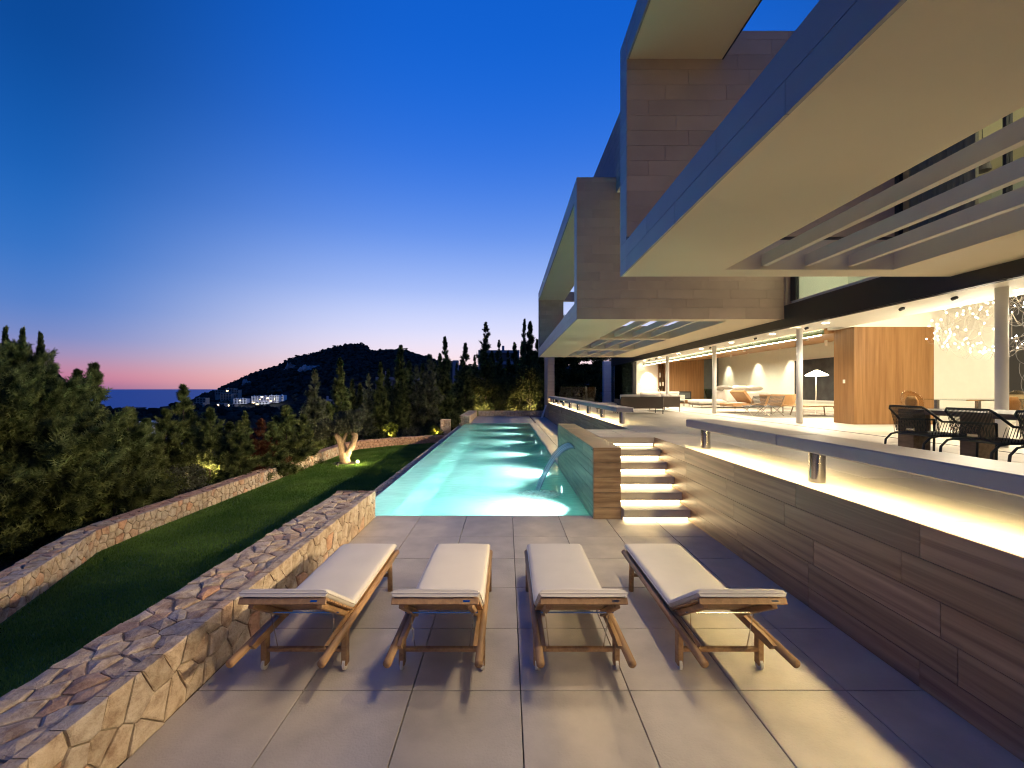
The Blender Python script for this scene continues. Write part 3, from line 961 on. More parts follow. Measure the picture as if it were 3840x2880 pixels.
# ---- planted bank outside the wall, then the terrain
def bank_z(x, y):
    s = max(0.0, -9.0 - x, y - 37.0)
    base = -1.12 if (x < -3.0 and y < 25.4) else -0.25
    return base - 0.24 * s - 0.0012 * s * s
bk = MB()
bxs = [-900, -450, -250, -150, -100, -70, -50, -38, -30, -24, -19, -16, -14, -12.5, -11.4, -10.5, -9.8, -9.2, -8.6, -8.0] + [-7 + 1.5 * k for k in range(19)]
bys = [-500, -250, -120, -60, -35, -20] + [-12 + 1.6 * k for k in range(46)] + [66, 74, 84, 98]
for y in bys:
    for x in bxs:
        z = max(-48.0, bank_z(x, y))
        if -7.8 < x < 14 and y < 33.2: z = min(z, -1.35)
        bk.v.append((x, y, z + 0.05 * noise.noise(Vector((x * 0.8, y * 0.8, 0)))))
nx = len(bxs)
for j in range(len(bys) - 1):
    for i in range(nx - 1):
        a = j * nx + i
        bk.f.append((a, a + 1, a + nx + 1, a + nx))
struct(bk.build('planted_bank', 'soil'))

CREST = [(-1500, 1385), (150, 1500), (300, 1540), (560, 1556), (709, 1512), (763, 1482), (808, 1469), (830, 1456), (858, 1446), (900, 1426), (935, 1409), (1039, 1375), (1107, 1342),
         (1153, 1334), (1197, 1321), (1243, 1309), (1307, 1296), (1361, 1295), (1376, 1302), (1392, 1320), (1442, 1317), (1501, 1312), (1555, 1329),
         (1623, 1350), (1668, 1364), (1760, 1378), (1900, 1384), (2300, 1360), (3000, 1340), (5500, 1330)]
HEAD = [(-1500, 1300), (0, 1392), (120, 1405), (190, 1423), (230, 1440), (258, 1464), (290, 1497), (340, 1530), (420, 1560), (5500, 1560)]
cpx, cpy = zip(*CREST); hpx, hpy = zip(*HEAD)
YC = 1000.0
ROWS = [58, 80, 110, 150, 200, 260, 300, 330, 360, 400, 460, 520, 580, 640, 700, 760, 820, 880, 940, 985, YC, 1030, 1100, 1250, 1500, 1900]
def terr_z(px, Y):
    zc = H + (1459 - np.interp(px, cpx, cpy)) * YC / F
    zc = max(zc, -70)
    zh = H + (1459 - np.interp(px, hpx, hpy)) * 330 / F
    # valley profile
    v = np.interp(Y, [58, 110, 200, 300, 400, 520, 600, 700, 1000, 1500, 1900], [-15, -24, -31, -30, -27, -23, -21, -21, -30, -75, -90])
    if Y > 600:
        t = min(1.0, (Y - 600) / (YC - 600))
        up = v * (1 - t ** 0.8) + zc * t ** 0.8
        if Y > YC:
            up = zc + (v - zc) * min(1, (Y - YC) / 700) ** 0.7 if zc > v else v
            up = max(up, v) if zc > v else zc - (Y - YC) * 0.1
        v = up if px > 700 else min(v, up)
    else:
        if px < 720:        # edge of the bay on the left
            e = np.interp(px, [300, 420, 560, 720], [1, 1, 0.9, 0])
            if Y > 470: v = v - e * (Y - 470) * 0.35
    if Y > 600 and px < 720: v = min(v, -60 + 0 * Y) if px < 600 else v
    hd = math.exp(-((Y - 330) / 110.0) ** 2)
    v = max(v, v + (zh - v) * hd) if zh > v else v
    return float(v)
tm = MB(); PXS = list(np.linspace(-1500, 5400, 300))
for Y in ROWS:
    for px in PXS:
        X = (px - 1900) * Y / F
        amp = min(3.2, 0.0045 * Y) * (0.25 if abs(Y - YC) < 20 else 1.0)
        tm.v.append((X, Y, terr_z(px, Y) + amp * noise.fractal(Vector((X * 0.03, Y * 0.03, 0)), 1.0, 2.0, 4)))
for j in range(len(ROWS) - 1):
    for i in range(len(PXS) - 1):
        a = j * len(PXS) + i
        tm.f.append((a, a + 1, a + len(PXS) + 1, a + len(PXS)))
struct(tm.build('hills', 'hillside', smooth=True))

# forest that reads as one mass: many small rough crowns on the slopes
def lumps(n, ymin, ymax, smin, smax, pxmin, pxmax, keep=None, squash=0.8):
    mb = MB(); rg = random.Random(n)
    while n > 0:
        Y = ymin + (ymax - ymin) * rg.random() ** 0.8
        px = pxmin + (pxmax - pxmin) * rg.random()
        z = terr_z(px, Y)
        if z < -58: 
            n -= 1; continue
        if keep and not keep(px, Y, rg): continue
        s = smin + (smax - smin) * rg.random() ** 1.5
        mb.ico(((px - 1900) * Y / F, Y, z + s * 0.35), s, (1, 1, squash + 0.3 * rg.random()), 0.28, rg)
        n -= 1
    return mb
def clear_of_buildings(px, Y, rg):
    if 520 < Y < 660 and 850 < px < 1085: return rg.random() < 0.04
    if 560 < Y < 880 and 1090 < px < 1200 and 1360 < H and rg.random() < 0.5: return False
    return True
f1 = lumps(5200, 600, 1000, 2.6, 5.2, 640, 1950, clear_of_buildings)
rg_ = random.Random(5)
for px in np.arange(830, 1800, 4.2):         # ragged pines along the crest
    Y = YC + rg_.uniform(-12, 6)
    s = 1.6 + 2.8 * rg_.random() ** 2
    z = terr_z(px, YC)
    f1.ico(((px - 1900) * Y / F, Y, z + s * 0.35), s, (1.1, 1, 0.8), 0.35, rg_)
    if rg_.random() < 0.25:
        f1.ico(((px - 1900) * Y / F, Y, z + s * 1.5), s * 0.8, (1.5, 1, 0.6), 0.35, rg_)
fo = f1.build('hill_forest', 'forest_leaf'); tag(stuff(fo), 'dark pine forest covering the hill behind the bay', 'forest')
f2 = lumps(2600, 100, 600, 2.4, 5.0, -300, 2000, clear_of_buildings)
fo = f2.build('valley_forest', 'forest_leaf'); tag(stuff(fo), 'dark pine woods filling the valley below the garden', 'forest')
f3 = lumps(700, 230, 420, 2.0, 4.0, -500, 300)
fo = f3.build('headland_forest', 'forest_leaf'); tag(stuff(fo), 'dark trees on the headland left of the sea', 'forest')
# bare rock faces on the hill
def rock(name, label, px, Y, w, h, seed):
    mb = MB(); rg = random.Random(seed)
    n = 14
    z0 = terr_z(px, Y); X = (px - 1900) * Y / F
    for i in range(n + 1):
        for j in range(n + 1):
            u, v = i / n - 0.5, j / n - 0.5
            e = max(0.0, 1 - (abs(u) * 2) ** 2) * max(0.0, 1 - (abs(v) * 2) ** 2)
            k = noise.fractal(Vector((u * 5 + seed, v * 5, 0)), 1.0, 2.0, 4)
            yy = Y + v * h * 1.5 - e * 14 - 6 * k * e
            zz = z0 - 1.5 + v * h + 11 * e * (0.55 + 1.3 * k)
            mb.v.append((X + u * w + v * w * 0.45 + 3 * k, yy, zz))
    for i in range(n):
        for j in range(n):
            a = i * (n + 1) + j
            mb.f.append((a, a + n + 1, a + n + 2, a + 1))
    o = mb.build(name, 'cliff_rock')
    tag(o, label, 'rock face')
rock('rock_face', 'pale grey rock face exposed on the wooded hillside', 1150, 800, 34, 24, 3)
rock('rock_face', 'small grey rock outcrop higher up left of the pale rock face', 1095, 855, 26, 10, 8)
rock('rock_face', 'low grey outcrop at the seaward foot of the hill', 930, 820, 14, 9, 12)

# ================================================================== TERRACE WALLS, STAIR, FOUNTAIN BLOCK
ZC = [0.0, 0.19, 0.432, 0.672, 0.912, TZ]
rw = thing('retaining_wall', 'long veined sandstone wall below the near bench beside the sunbeds', 'wall', (WX, 2.5, 0))
MB().box(WX + 0.03, WX + 0.3, -3, 8.27, -0.3, TZ - 0.034).build('core', 'joint', rw)
courses(rw, 'stone_slab', 'sandstone', -2.6, 8.27, ZC, 1.15, lambda a, b, z0, z1: (WX, WX + 0.034, a, b, z0, z1 if z1 < TZ - 0.02 else TZ - 0.002), gap=0.0045)
rw2 = thing('retaining_wall', 'grey stone wall below the far bench along the pool walk', 'wall', (WX, 20, 0))
MB().box(WX + 0.03, WX + 0.3, 9.86, 29.8, -0.3, TZ - 0.034).build('core', 'joint', rw2)
courses(rw2, 'stone_slab', 'sandstone', 9.86, 29.8, ZC, 1.25, lambda a, b, z0, z1: (WX, WX + 0.034, a, b, z0, z1 if z1 < TZ - 0.02 else TZ - 0.002), gap=0.0045)
# landing behind the fountain block
lb = thing('landing', 'stone landing between the fountain block and the upper terrace', 'landing', (2.37, 9, 0))
MB().box(1.85, WX + 0.03, 8.29, 9.83, -0.3, TZ - 0.033).build('core', 'joint', lb)
for i in range(2):
    for j in range(2):
        MB().box(1.852 + 0.53 * i, 1.852 + 0.53 * i + 0.524, 8.285 + 0.78 * j, 8.285 + 0.78 * j + 0.772, TZ - 0.03, TZ, 0.002).build('floor_tile', 'limestone', lb)
courses(lb, 'stone_slab', 'sandstone', 1.85, WX, ZC, 1.06, lambda a, b, z0, z1: (a, b, 9.832, 9.862, z0, z1 if z1 < TZ - 0.02 else TZ - 0.032), gap=0.006)
# fountain block
fb = thing('fountain_block', 'free-standing stone block with a water spout beside the pool', 'block', (1.62, 9.1, 0))
BX0, BX1, BY0, BY1 = 1.40, 1.846, 6.756, 11.47
MB().box(BX0 + 0.03, BX1 - 0.03, BY0 + 0.03, BY1 - 0.03, -1.2, TZ - 0.03).build('core', 'joint', fb)
courses(fb, 'stone_slab', 'sandstone_block', BX0, BX1, ZC, 1.0, lambda a, b, z0, z1: (a, b, BY0, BY0 + 0.031, z0, z1 if z1 < TZ - 0.02 else TZ - 0.032), gap=0.005, bond=[0])
courses(fb, 'stone_slab', 'sandstone_block', BY0 + 0.031, BY1, [-0.25] + ZC[1:], 1.2, lambda a, b, z0, z1: (BX0 - 0.003, BX0 + 0.03, a, b, z0, z1 if z1 < TZ - 0.02 else TZ - 0.032), gap=0.005, bond=[0.3, 0.75, 0.5])
courses(fb, 'stone_slab', 'sandstone_block', BY0 + 0.031, BY1, ZC, 1.2, lambda a, b, z0, z1: (BX1 - 0.03, BX1, a, b, z0, z1 if z1 < TZ - 0.02 else TZ - 0.032), gap=0.005, bond=[0.3, 0.75])
for a, b in ((BY0, 8.3), (8.3, 9.9), (9.9, BY1)):
    MB().box(BX0 - 0.003, BX1, a + 0.003, b - 0.003, TZ - 0.03, TZ, 0.002).build('cap_slab', 'sandstone_block', fb)
MB().box(BX0 - 0.012, BX0 + 0.02, 8.55, 9.55, 0.872, 0.895).build('spout_slot', 'steel', fb)
MB().box(BX0 - 0.016, BX0 + 0.02, 6.775, 6.86, 1.105, 1.122).build('brass_plate', 'steel', fb)
# falling sheet of water
jet = MB(); uvs = []
nu, nv = 14, 22
for j in range(nv + 1):
    t = j / nv
    for i in range(nu + 1):
        u = i / nu - 0.5
        hw = 0.48 * (1 - 0.42 * t)
        x = BX0 + 0.01 - 0.78 * t - 0.03 * math.cos(u * 9) * t
        z = 0.882 + 0.03 * t - 0.93 * t ** 2.1
        y = 9.05 - 0.30 * t + u * 2 * hw
        jet.v.append((x, y, z + 0.02 * math.cos(u * math.pi)))
for j in range(nv):
    for i in range(nu):
        a = j * (nu + 1) + i
        jet.f.append((a, a + 1, a + nu + 2, a + nu + 1))
jo = jet.build('waterfall', 'falling_water', smooth=True)
uvl = jo.data.uv_layers.new(name='UVMap')
for lp in jo.data.loops:
    k = lp.vertex_index
    uvl.data[lp.index].uv = ((k % (nu + 1)) / nu, (k // (nu + 1)) / nv)
sol = jo.modifiers.new('thickness', 'SOLIDIFY'); sol.thickness = 0.010; sol.offset = 0
tag(jo, 'curved sheet of water pouring from the block into the pool', 'water jet')
# foam
def foam(loc, rx, ry, label):
    mb = MB(); n = 26
    for i in range(n + 1):
        for j in range(n + 1):
            u, v = i / n * 2 - 1, j / n * 2 - 1
            d = math.hypot(u, v)
            z = 0.05 * max(0, 1 - d) * (0.6 + noise.noise(Vector((u * 4, v * 4, 1))))
            mb.v.append((u, v, max(0.0, z) + 0.004))
    for i in range(n):
        for j in range(n):
            a = i * (n + 1) + j
            mb.f.append((a, a + n + 1, a + n + 2, a + 1))
    o = mb.build('foam', 'foam', smooth=True)
    o.location = loc; o.scale = (rx, ry, 1)
    tag(stuff(o), label, 'foam')
foam((0.66, 8.35, -0.006), 0.62, 0.55, 'white foam where the falling water hits the pool')
# stair of six floating treads lit from below
st = thing('stair', 'flight of six stone steps with lit strips under each tread', 'stair', (2.37, 6.6, 0))
RISE = TZ / 6.0
SY = [6.607 + 0.3225 * i for i in range(7)]
for i in range(6):
    z1 = RISE * (i + 1); z0 = z1 - 0.128
    x0 = 1.855
    tr = MB().box(x0, WX - 0.004, SY[i], SY[i + 1] + 0.06 if i < 5 else 8.283, z0, z1, 0.003).build('tread', 'limestone_light', st)
    MB().box(x0, WX - 0.004, SY[i] + 0.085, SY[i] + 0.20, RISE * i - 0.1, z0 - 0.001).build('riser', 'limestone_light', st)
    MB().box(x0 + 0.02, WX - 0.02, SY[i] + 0.066, SY[i] + 0.084, z0 - 0.045, z0 - 0.002).build('light_strip', 'led', st)
MB().box(1.85, WX, 6.85, 8.28, -0.3, 0.05).build('core', 'joint', st)

# upper terrace floor
ut = struct(MB().box(WX + 0.035, 7.55, -6, 30, 0.3, TZ - 0.034).build('upper_terrace', 'joint'))
tiles(ut, [WX + 0.002] + [3.84 + 0.93 * k for k in range(4)] + [7.50], [-3.0 + 1.5 * k for k in range(23)], TZ, 'limestone_light')

# benches on steel drums
def bench(y0, y1, legs, label, joints):
    b = thing('bench', label, 'bench', (3.16, (y0 + y1) / 2, TZ))
    e = [y0] + joints + [y1]
    for a, c in zip(e[:-1], e[1:]):
        MB().box(2.93, 3.40, a + 0.003, c - 0.003, TZ + 0.33, TZ + 0.455, 0.012).build('seat_slab', 'bench_stone', b)
    for d in legs:
        MB().tube([(3.165, d, TZ), (3.165, d, TZ + 0.33)], 0.073, 28, cap=False).build('leg', 'steel', b, smooth=True)
    MB().box(3.085, 3.12, y0 + 0.08, y1 - 0.05, TZ + 0.327, TZ + 0.3298).build('light_strip', 'led_bench', b)
bench(-4.0, 6.85, [-2.9, -0.5, 1.88, 4.27, 6.66], 'near stone bench on steel drums above the sunbeds, lit underneath', [-1.2, 1.7, 4.55])
bench(11.2, 29.5, [11.48 + 2.34 * k for k in range(8)] + [29.2], 'far stone bench on nine steel drums along the pool walk', [14.2, 17.2, 20.2, 23.2, 26.2])

# ================================================================== VILLA
FX = 1.915                      # pool-side face of the frames
SZ = 3.985; FZ = 4.47           # soffit and top of the lower slab
T0, T1 = 7.36, 7.81             # upper canopy
v = thing('villa', 'modern cubic villa with stone frames, deep overhangs and lit open living rooms', 'house', (7.5, 11, 0))
def P(name, mat, *boxes, parent=None, cham=0.0, smooth=False):
    mb = MB()
    for b in boxes:
        mb.box(*b, cham)
    return mb.build(name, mat, parent or v, smooth)
CZ = [SZ, 4.29] + [4.29 + 0.2415 * k for k in range(1, 15)] + [T1]
CZ = [z for z in CZ[:-1] if z < T1 - 0.1] + [T1]
def slab_frame(y0, y1, bays, fx=FX):
    xi0, xi1 = 3.47, 6.15
    P('soffit_band', 'soffit', (fx + 0.04, xi0, y0, y1, SZ + 0.012, FZ), (xi1, 7.48, y0, y1, SZ + 0.012, FZ))
    edges = []
    prev = y0
    for (a, b) in bays:
        if a > prev:
            edges.append((prev, a))
        prev = b
    if y1 > prev:
        edges.append((prev, y1))
    for a, b in edges:
        P('cross_band', 'soffit', (xi0, xi1, a, b, SZ + 0.012, FZ))
    for (a, b) in bays:
        for x in (4.09, 4.78, 5.47):
            P('roof_beam', 'beam_paint', (x - 0.045, x + 0.045, a, b, SZ + 0.065, SZ + 0.245))
    zs = [SZ, SZ + 0.24, FZ + 0.012]
    fas = P('fascia', 'joint', (fx + 0.03, fx + 0.04, y0 + 0.02, y1 - 0.02, SZ + 0.02, FZ))
    courses(fas, 'fascia_slab', 'fascia_sky_tint', y0, y1, zs, 1.9, lambda a, b, z0, z1: (fx, fx + 0.03, a, b, z0, z1), gap=0.006, bond=[0.2, 0.7])
    return fas
# near frame
Y1 = 7.06
slab_frame(-7, Y1, [(-6, 6.65)])
P('canopy', 'soffit', (FX + 0.04, 3.43, -7, 6.67, T0, T1))
cf = P('canopy_fascia', 'joint', (FX + 0.03, FX + 0.04, -7, Y1, T0 + 0.02, T1 - 0.01))
courses(cf, 'fascia_slab', 'fascia_sky_tint', -6.9, 6.67, [T0 - 0.012, T0 + 0.22, T1], 1.9, lambda a, b, z0, z1: (FX, FX + 0.03, a, b, z0, z1), bond=[0.4, 0.9])
P('drip_edge', 'dark_steel', (3.43, 3.45, -7, 6.67, T0 - 0.012, T0 + 0.10))
ew = P('end_wall', 'joint', (FX + 0.03, 7.5, 6.70, Y1 - 0.03, FZ - 0.2, T1 - 0.02))
courses(ew, 'stone_slab', 'facade_stone', FX, 7.5, CZ[2:], 0.98, lambda a, b, z0, z1: (a, b, 6.67, 6.70, z0, z1), gap=0.005, bond=[0.35, 0.62, 0.0, 0.8])
courses(ew, 'stone_slab', 'fascia_sky_tint', 6.70, Y1, [FZ + 0.012] + CZ[3:], 0.5, lambda a, b, z0, z1: (FX, FX + 0.03, a, b, z0, z1), gap=0.005, bond=[0.0])
P('end_wall_back', 'facade_stone', (FX + 0.002, 7.5, Y1 - 0.03, Y1, FZ, T1))
# far frame
FY0, FY1 = 11.28, 24.95
slab_frame(FY0 + 0.033, FY1, [(11.72, 15.75), (16.15, 20.15), (20.55, 24.2)], 1.89)
fx = 1.89
P('canopy', 'soffit', (fx + 0.04, 3.40, 11.70, 24.6, T0 - 0.04, T1))
cf = P('canopy_fascia', 'joint', (fx + 0.03, fx + 0.04, 11.70, FY1, T0 - 0.02, T1 - 0.01))
courses(cf, 'fascia_slab', 'fascia_sky_tint', 11.70, FY1, [T0 - 0.05, T0 + 0.20, T1], 1.9, lambda a, b, z0, z1: (fx, fx + 0.03, a, b, z0, z1), bond=[0.4, 0.9])
ew = P('end_wall', 'joint', (fx + 0.03, 7.48, FY0 + 0.03, 11.69, SZ + 0.03, T1 - 0.02))
courses(ew, 'stone_slab', 'facade_stone', fx, 7.48, CZ, 0.985, lambda a, b, z0, z1: (a, b, FY0, FY0 + 0.03, z0, z1), gap=0.005, bond=[0.62, 0.0, 0.2, 0.42])
courses(ew, 'stone_slab', 'fascia_sky_tint', FY0 + 0.03, 11.70, [FZ + 0.012] + CZ[3:], 0.5, lambda a, b, z0, z1: (fx, fx + 0.03, a, b, z0, z1), gap=0.005, bond=[0.0])
P('end_wall_back', 'facade_stone', (fx + 0.002, 7.48, 11.69, 11.72, FZ, T1))
fe = P('far_end_wall', 'joint', (fx + 0.03, 3.33, 24.62, 24.93, FZ, T0 - 0.02))
courses(fe, 'stone_slab', 'facade_stone', fx + 0.03, 3.34, [z for z in CZ if z > FZ - 0.1 and z < T0] + [T0 - 0.04], 0.75, lambda a, b, z0, z1: (a, b, 24.59, 24.62, z0, z1), bond=[0.5, 0.0])
courses(fe, 'stone_slab', 'fascia_sky_tint', 24.59, FY1, [FZ + 0.012] + CZ[3:-2] + [T0 - 0.05], 0.5, lambda a, b, z0, z1: (fx, fx + 0.03, a, b, z0, z1), bond=[0.0])
P('far_beam', 'facade_stone', (3.34, 7.4, 24.6, 24.95, T0 - 0.06, T1))
# dark board-clad roof storey between the frames
rs = P('roof_storey', 'dark_steel', (2.98, 7.4, 9.5, 20.0, 7.40, 9.30))
for k in range(8):
    z0 = 7.38 + 0.2425 * k
    MB().box(2.95, 2.98, 9.5, 20.0, z0 + 0.006, z0 + 0.2365).build('board', 'grey_house', rs)
MB().box(2.95, 7.4, 9.6, 11.2, 7.36, 7.379).build('soffit_panel', 'soffit', rs)
# dark beam over the opening, with sliding track
bm = P('lintel', 'dark_steel', (7.48, 7.62, -7, 30.0, 3.765, 4.345))
for k in range(3):
    MB().box(7.50 + 0.045 * k, 7.52 + 0.045 * k, -7, 30.0, 3.745, 3.764).build('track', 'anthracite', bm)
P('floor_track', 'anthracite', (7.505, 7.545, -6, 25.2, TZ - 0.02, TZ + 0.004))
for d in (2.1, 6.85, 11.58, 16.33, 21.08):
    MB().tube([(8.1, d, TZ), (8.1, d, 3.76)], 0.078, 24).build('column', 'column_paint', v, smooth=True)
# folded glass leaves and the closed dark glass beyond
for k in range(4):
    P('glass_leaf_frame', 'anthracite', (7.56 + 0.05 * k, 7.60 + 0.05 * k, 25.0, 25.06, TZ, 3.745))
P('glass_pane', 'dark_glass', (7.60, 7.615, 25.3, 29.9, TZ + 0.05, 3.745))
P('glass_frame', 'anthracite', (7.57, 7.64, 25.2, 25.3, TZ, 3.745), (7.57, 7.64, 29.9, 30.0, TZ, 3.745), (7.57, 7.64, 25.3, 29.9, TZ, TZ + 0.05))
P('dark_room', 'slate_wall', (8.3, 8.5, 28.1, 30.0, TZ, 4.0), (7.7, 8.3, 29.9, 30.0, TZ, 3.76), (7.7, 8.55, 27.9, 28.1, TZ, 4.6))
# interior shell
P('interior_floor', 'limestone_light', (7.55, 18, -6, 28.2, 0.6, TZ - 0.002))
P('interior_ceiling', 'white_plaster', (7.62, 8.72, 11.3, 28.0, 3.762, 3.80), (7.62, 9.1, -6, 11.2, 3.762, 3.80))
P('cove_step', 'white_plaster', (8.72, 9.02, 11.9, 28.0, 3.90, 3.95), (8.70, 8.72, 11.9, 28.0, 3.80, 3.95))
P('cove_strip', 'cove', (8.74, 8.80, 12.0, 27.6, 3.84, 3.87))
P('cove_glass', 'bottle_glass', (9.0, 9.01, 11.9, 27.9, 3.66, 3.80))
P('cove_strip', 'cove', (9.003, 9.027, 12.0, 27.6, 3.635, 3.655))
wc = MB().add([(9.03, 11.9, 3.66), (14.05, 11.9, 4.15), (14.05, 27.9, 4.15), (9.03, 27.9, 3.66), (9.03, 11.9, 3.95), (14.05, 11.9, 4.4), (14.05, 27.9, 4.4), (9.03, 27.9, 3.95)],
              [(0, 3, 2, 1), (4, 5, 6, 7), (0, 1, 5, 4), (1, 2, 6, 5), (2, 3, 7, 6), (3, 0, 4, 7)]).build('wood_ceiling', 'ceiling_wood', v)
P('back_wall', 'pale_green_wall', (14.0, 14.2, 11.9, 27.9, TZ, 4.3))
P('far_wall', 'white_plaster', (8.55, 10.0, 27.7, 27.9, TZ, 4.6))
P('wood_wall', 'veneer', (10.62, 12.95, 27.5, 27.9, TZ, 4.6))
P('slate_niche', 'slate_wall', (12.95, 14.0, 27.7, 27.9, TZ, 4.6))
P('white_pier', 'white_plaster', (10.42, 10.62, 27.55, 27.9, TZ, 4.6))
fp = P('fireplace', 'anthracite', (10.85, 12.1, 27.44, 27.498, TZ + 0.28, TZ + 0.80))
P('fire_glass', 'slate_wall', (10.93, 12.02, 27.43, 27.4398, TZ + 0.35, TZ + 0.72), parent=fp)
wb = P('wood_partition', 'veneer', (9.3, 11.43, 11.2, 11.9, TZ, 3.765))
MB().box(9.296, 9.2998, 11.50, 11.58, 2.26, 2.36).build('light_switch', 'white_plaster', wb)
P('void_wall', 'white_plaster', (9.1, 11.43, 11.22, 11.88, 3.766, 5.4), (11.43, 18, 11.6, 11.8, TZ, 5.4), (9.1, 9.14, -6, 11.2, 3.80, 5.4), (17.8, 18, -6, 11.6, TZ, 5.4))
P('void_ceiling', 'white_plaster', (9.1, 18, -6, 11.8, 5.4, 5.5))
P('near_wall', 'white_plaster', (7.7, 18, -6.2, -6, TZ, 5.4))
# upper floor room behind glass
UX = 7.62
P('upper_floor', 'white_plaster', (UX, 9.05, -7, 11.25, 4.36, 4.45), (9.1, 13, -7, 11.2, 5.52, 5.6))
P('upper_back_wall', 'pale_green_wall', (12.8, 13, -7, 11.2, 5.6, 7.36), (9.06, 9.12, -7, 11.2, 5.5, 5.65), (UX + 0.1, 13, 11.05, 11.2, 4.46, 7.36))
P('upper_ceiling', 'soffit', (7.5, 13, -7, 11.25, T1 - 0.2, T1 - 0.1))
P('upper_side_wall', 'facade_stone', (7.481, 7.75, 11.2, 11.72, 4.346, 7.6))
P('upper_parapet', 'pale_green_wall', (9.0, 9.05, -7, 11.2, 4.45, 5.52))
UN = 6.2
P('upper_glass', 'glass', (UX, UX + 0.012, 7.1, 11.0, 4.46, 7.55))
for a, b in ((-6.9, -2.4), (-2.36, 1.6), (1.64, 5.17), (5.21, 6.6)):
    P('upper_glass', 'glass', (UN, UN + 0.012, a, b, FZ + 0.01, 7.6))
P('upper_room_ceiling', 'soffit', (UN - 0.05, 7.5, -7, 6.66, T1 - 0.2, T1 - 0.1))
for a, b in ((-2.4, -2.36), (1.6, 1.64), (5.17, 5.21), (6.6, 6.66)):
    P('upper_mullion', 'anthracite', (UN - 0.03, UN + 0.05, a, b, FZ + 0.01, 7.6))
P('upper_mullion', 'anthracite', (UX - 0.03, UX + 0.05, 11.0, 11.3, 4.452, 7.6))
cu = MB(); n = 70
for i in range(n + 1):
    d = 5.72 + 0.9 * i / n
    x = UN + 0.20 + 0.06 * math.sin(i * 0.95) + 0.02 * math.sin(i * 2.3)
    cu.v += [(x, d, 4.47), (x, d, 7.5)]
for i in range(n):
    cu.f.append((2 * i, 2 * i + 2, 2 * i + 3, 2 * i + 1))
simple('curtain', (0.30, 0.29, 0.25), rough=0.9, var=0.1, stretch=(30, 30, 1))
cu.build('curtain', 'curtain', v, smooth=True)
lamp('upper_room_light', 'AREA', (9.2, 1.5, 7.5), 120, SOFT, v, shape='RECTANGLE', size=1.0, size_y=7.0, rot=(0, 0, 0))
lamp('upper_room_light', 'AREA', (8.4, 9.2, 7.5), 70, (1.0, 0.92, 0.66), v, shape='RECTANGLE', size=0.6, size_y=3.0, rot=(0, 0, 0))
# downlights
def down(x, y, z, e, label_part='downlight', size=R(140), col_=SOFT, r=0.055):
    MB().lathe([(0.0, 0.0), (r, 0.0), (r * 1.35, 0.004), (r * 1.35, 0.02)], (x, y, z - 0.018), 14).build(label_part, 'down_lens', v)
    lamp('downlight_beam', 'SPOT', (x, y, z - 0.03), e, col_, v, spot_size=size, spot_blend=0.9, shadow_soft_size=0.06)
for d in (10.5, 12.6, 14.9, 17.2, 19.5, 21.9, 24.3):
    down(8.0, d, 3.762, 260)
for d in (7.0, 4.0, 1.0, -2.0):
    down(8.6, d, 3.762, 220)
for d in (26.4, 23.3, 20.6):
    lamp('wall_washer', 'SPOT', (13.45, d, 4.03), 190, SOFT, v, spot_size=R(66), spot_blend=0.9, shadow_soft_size=0.03, rot=aim((0.32, 0, -1)))
for (x, d) in ((10.3, 25), (11.8, 22), (10.5, 18.5), (12.2, 16), (10.2, 14.2)):
    lamp('ceiling_spot', 'SPOT', (x, d, 3.72), 380, SOFT, v, spot_size=R(172), spot_blend=0.6, shadow_soft_size=0.1)
lamp('shelf_spot', 'SPOT', (9.3, 27.1, 3.6), 160, SOFT, v, spot_size=R(70), spot_blend=0.6, shadow_soft_size=0.03, rot=aim((0.05, 0.45, -1)))
for (x, d) in ((10.2, 8.0), (13.5, 8.5), (11.5, 4.0), (14.5, 10.3)):
    lamp('dining_fill', 'SPOT', (x, d, 5.3), 330, SOFT, v, spot_size=R(130), spot_blend=1.0, shadow_soft_size=0.12)  # unseen spots added as warm fill for the dining room
# added lamps in the near canopy, out of view, warm fill on the terrace
for d in (3.4, 1.4):
    MB().lathe([(0.0, 0.0), (0.06, 0.0), (0.08, 0.005), (0.08, 0.02)], (2.14, d, T0 - 0.018), 14).build('added_canopy_lens', 'down_lens', v)
    lamp('canopy_fill_beam', 'SPOT', (2.14, d, T0 - 0.04), 620, (1.0, 0.80, 0.52), v, spot_size=R(72), spot_blend=1.0, shadow_soft_size=0.35, rot=aim((-0.26, 0.36, -1)))
# added narrow lights that warm the stone wall and brighten garden and deck
for d in (-1.5, 1.5, 4.5, 7.5):
    lamp('added_terrace_light', 'SPOT', (7.95, d, 3.70), 1000, WARM, v, spot_size=R(34), spot_blend=0.8, shadow_soft_size=0.06, rot=aim((-1, 0.1, -0.33)))
for d in (2.5, 5.5, 8.5, 11.2, 13.5, 16.5, 19.5, 22.5):
    lamp('added_garden_light', 'SPOT', (7.95, d, 3.70), 2300 if d < 10 else 6000, (1.0, 0.80, 0.50), v, spot_size=R(36), spot_blend=0.8, shadow_soft_size=0.35, rot=aim((-1, 0.15, -0.17)))
lamp('added_garden_light', 'SPOT', (7.95, 23.6, 3.70), 2600, (1.0, 0.80, 0.50), v, spot_size=R(44), spot_blend=0.9, shadow_soft_size=0.1, rot=aim((-1, 0.62, -0.36)))
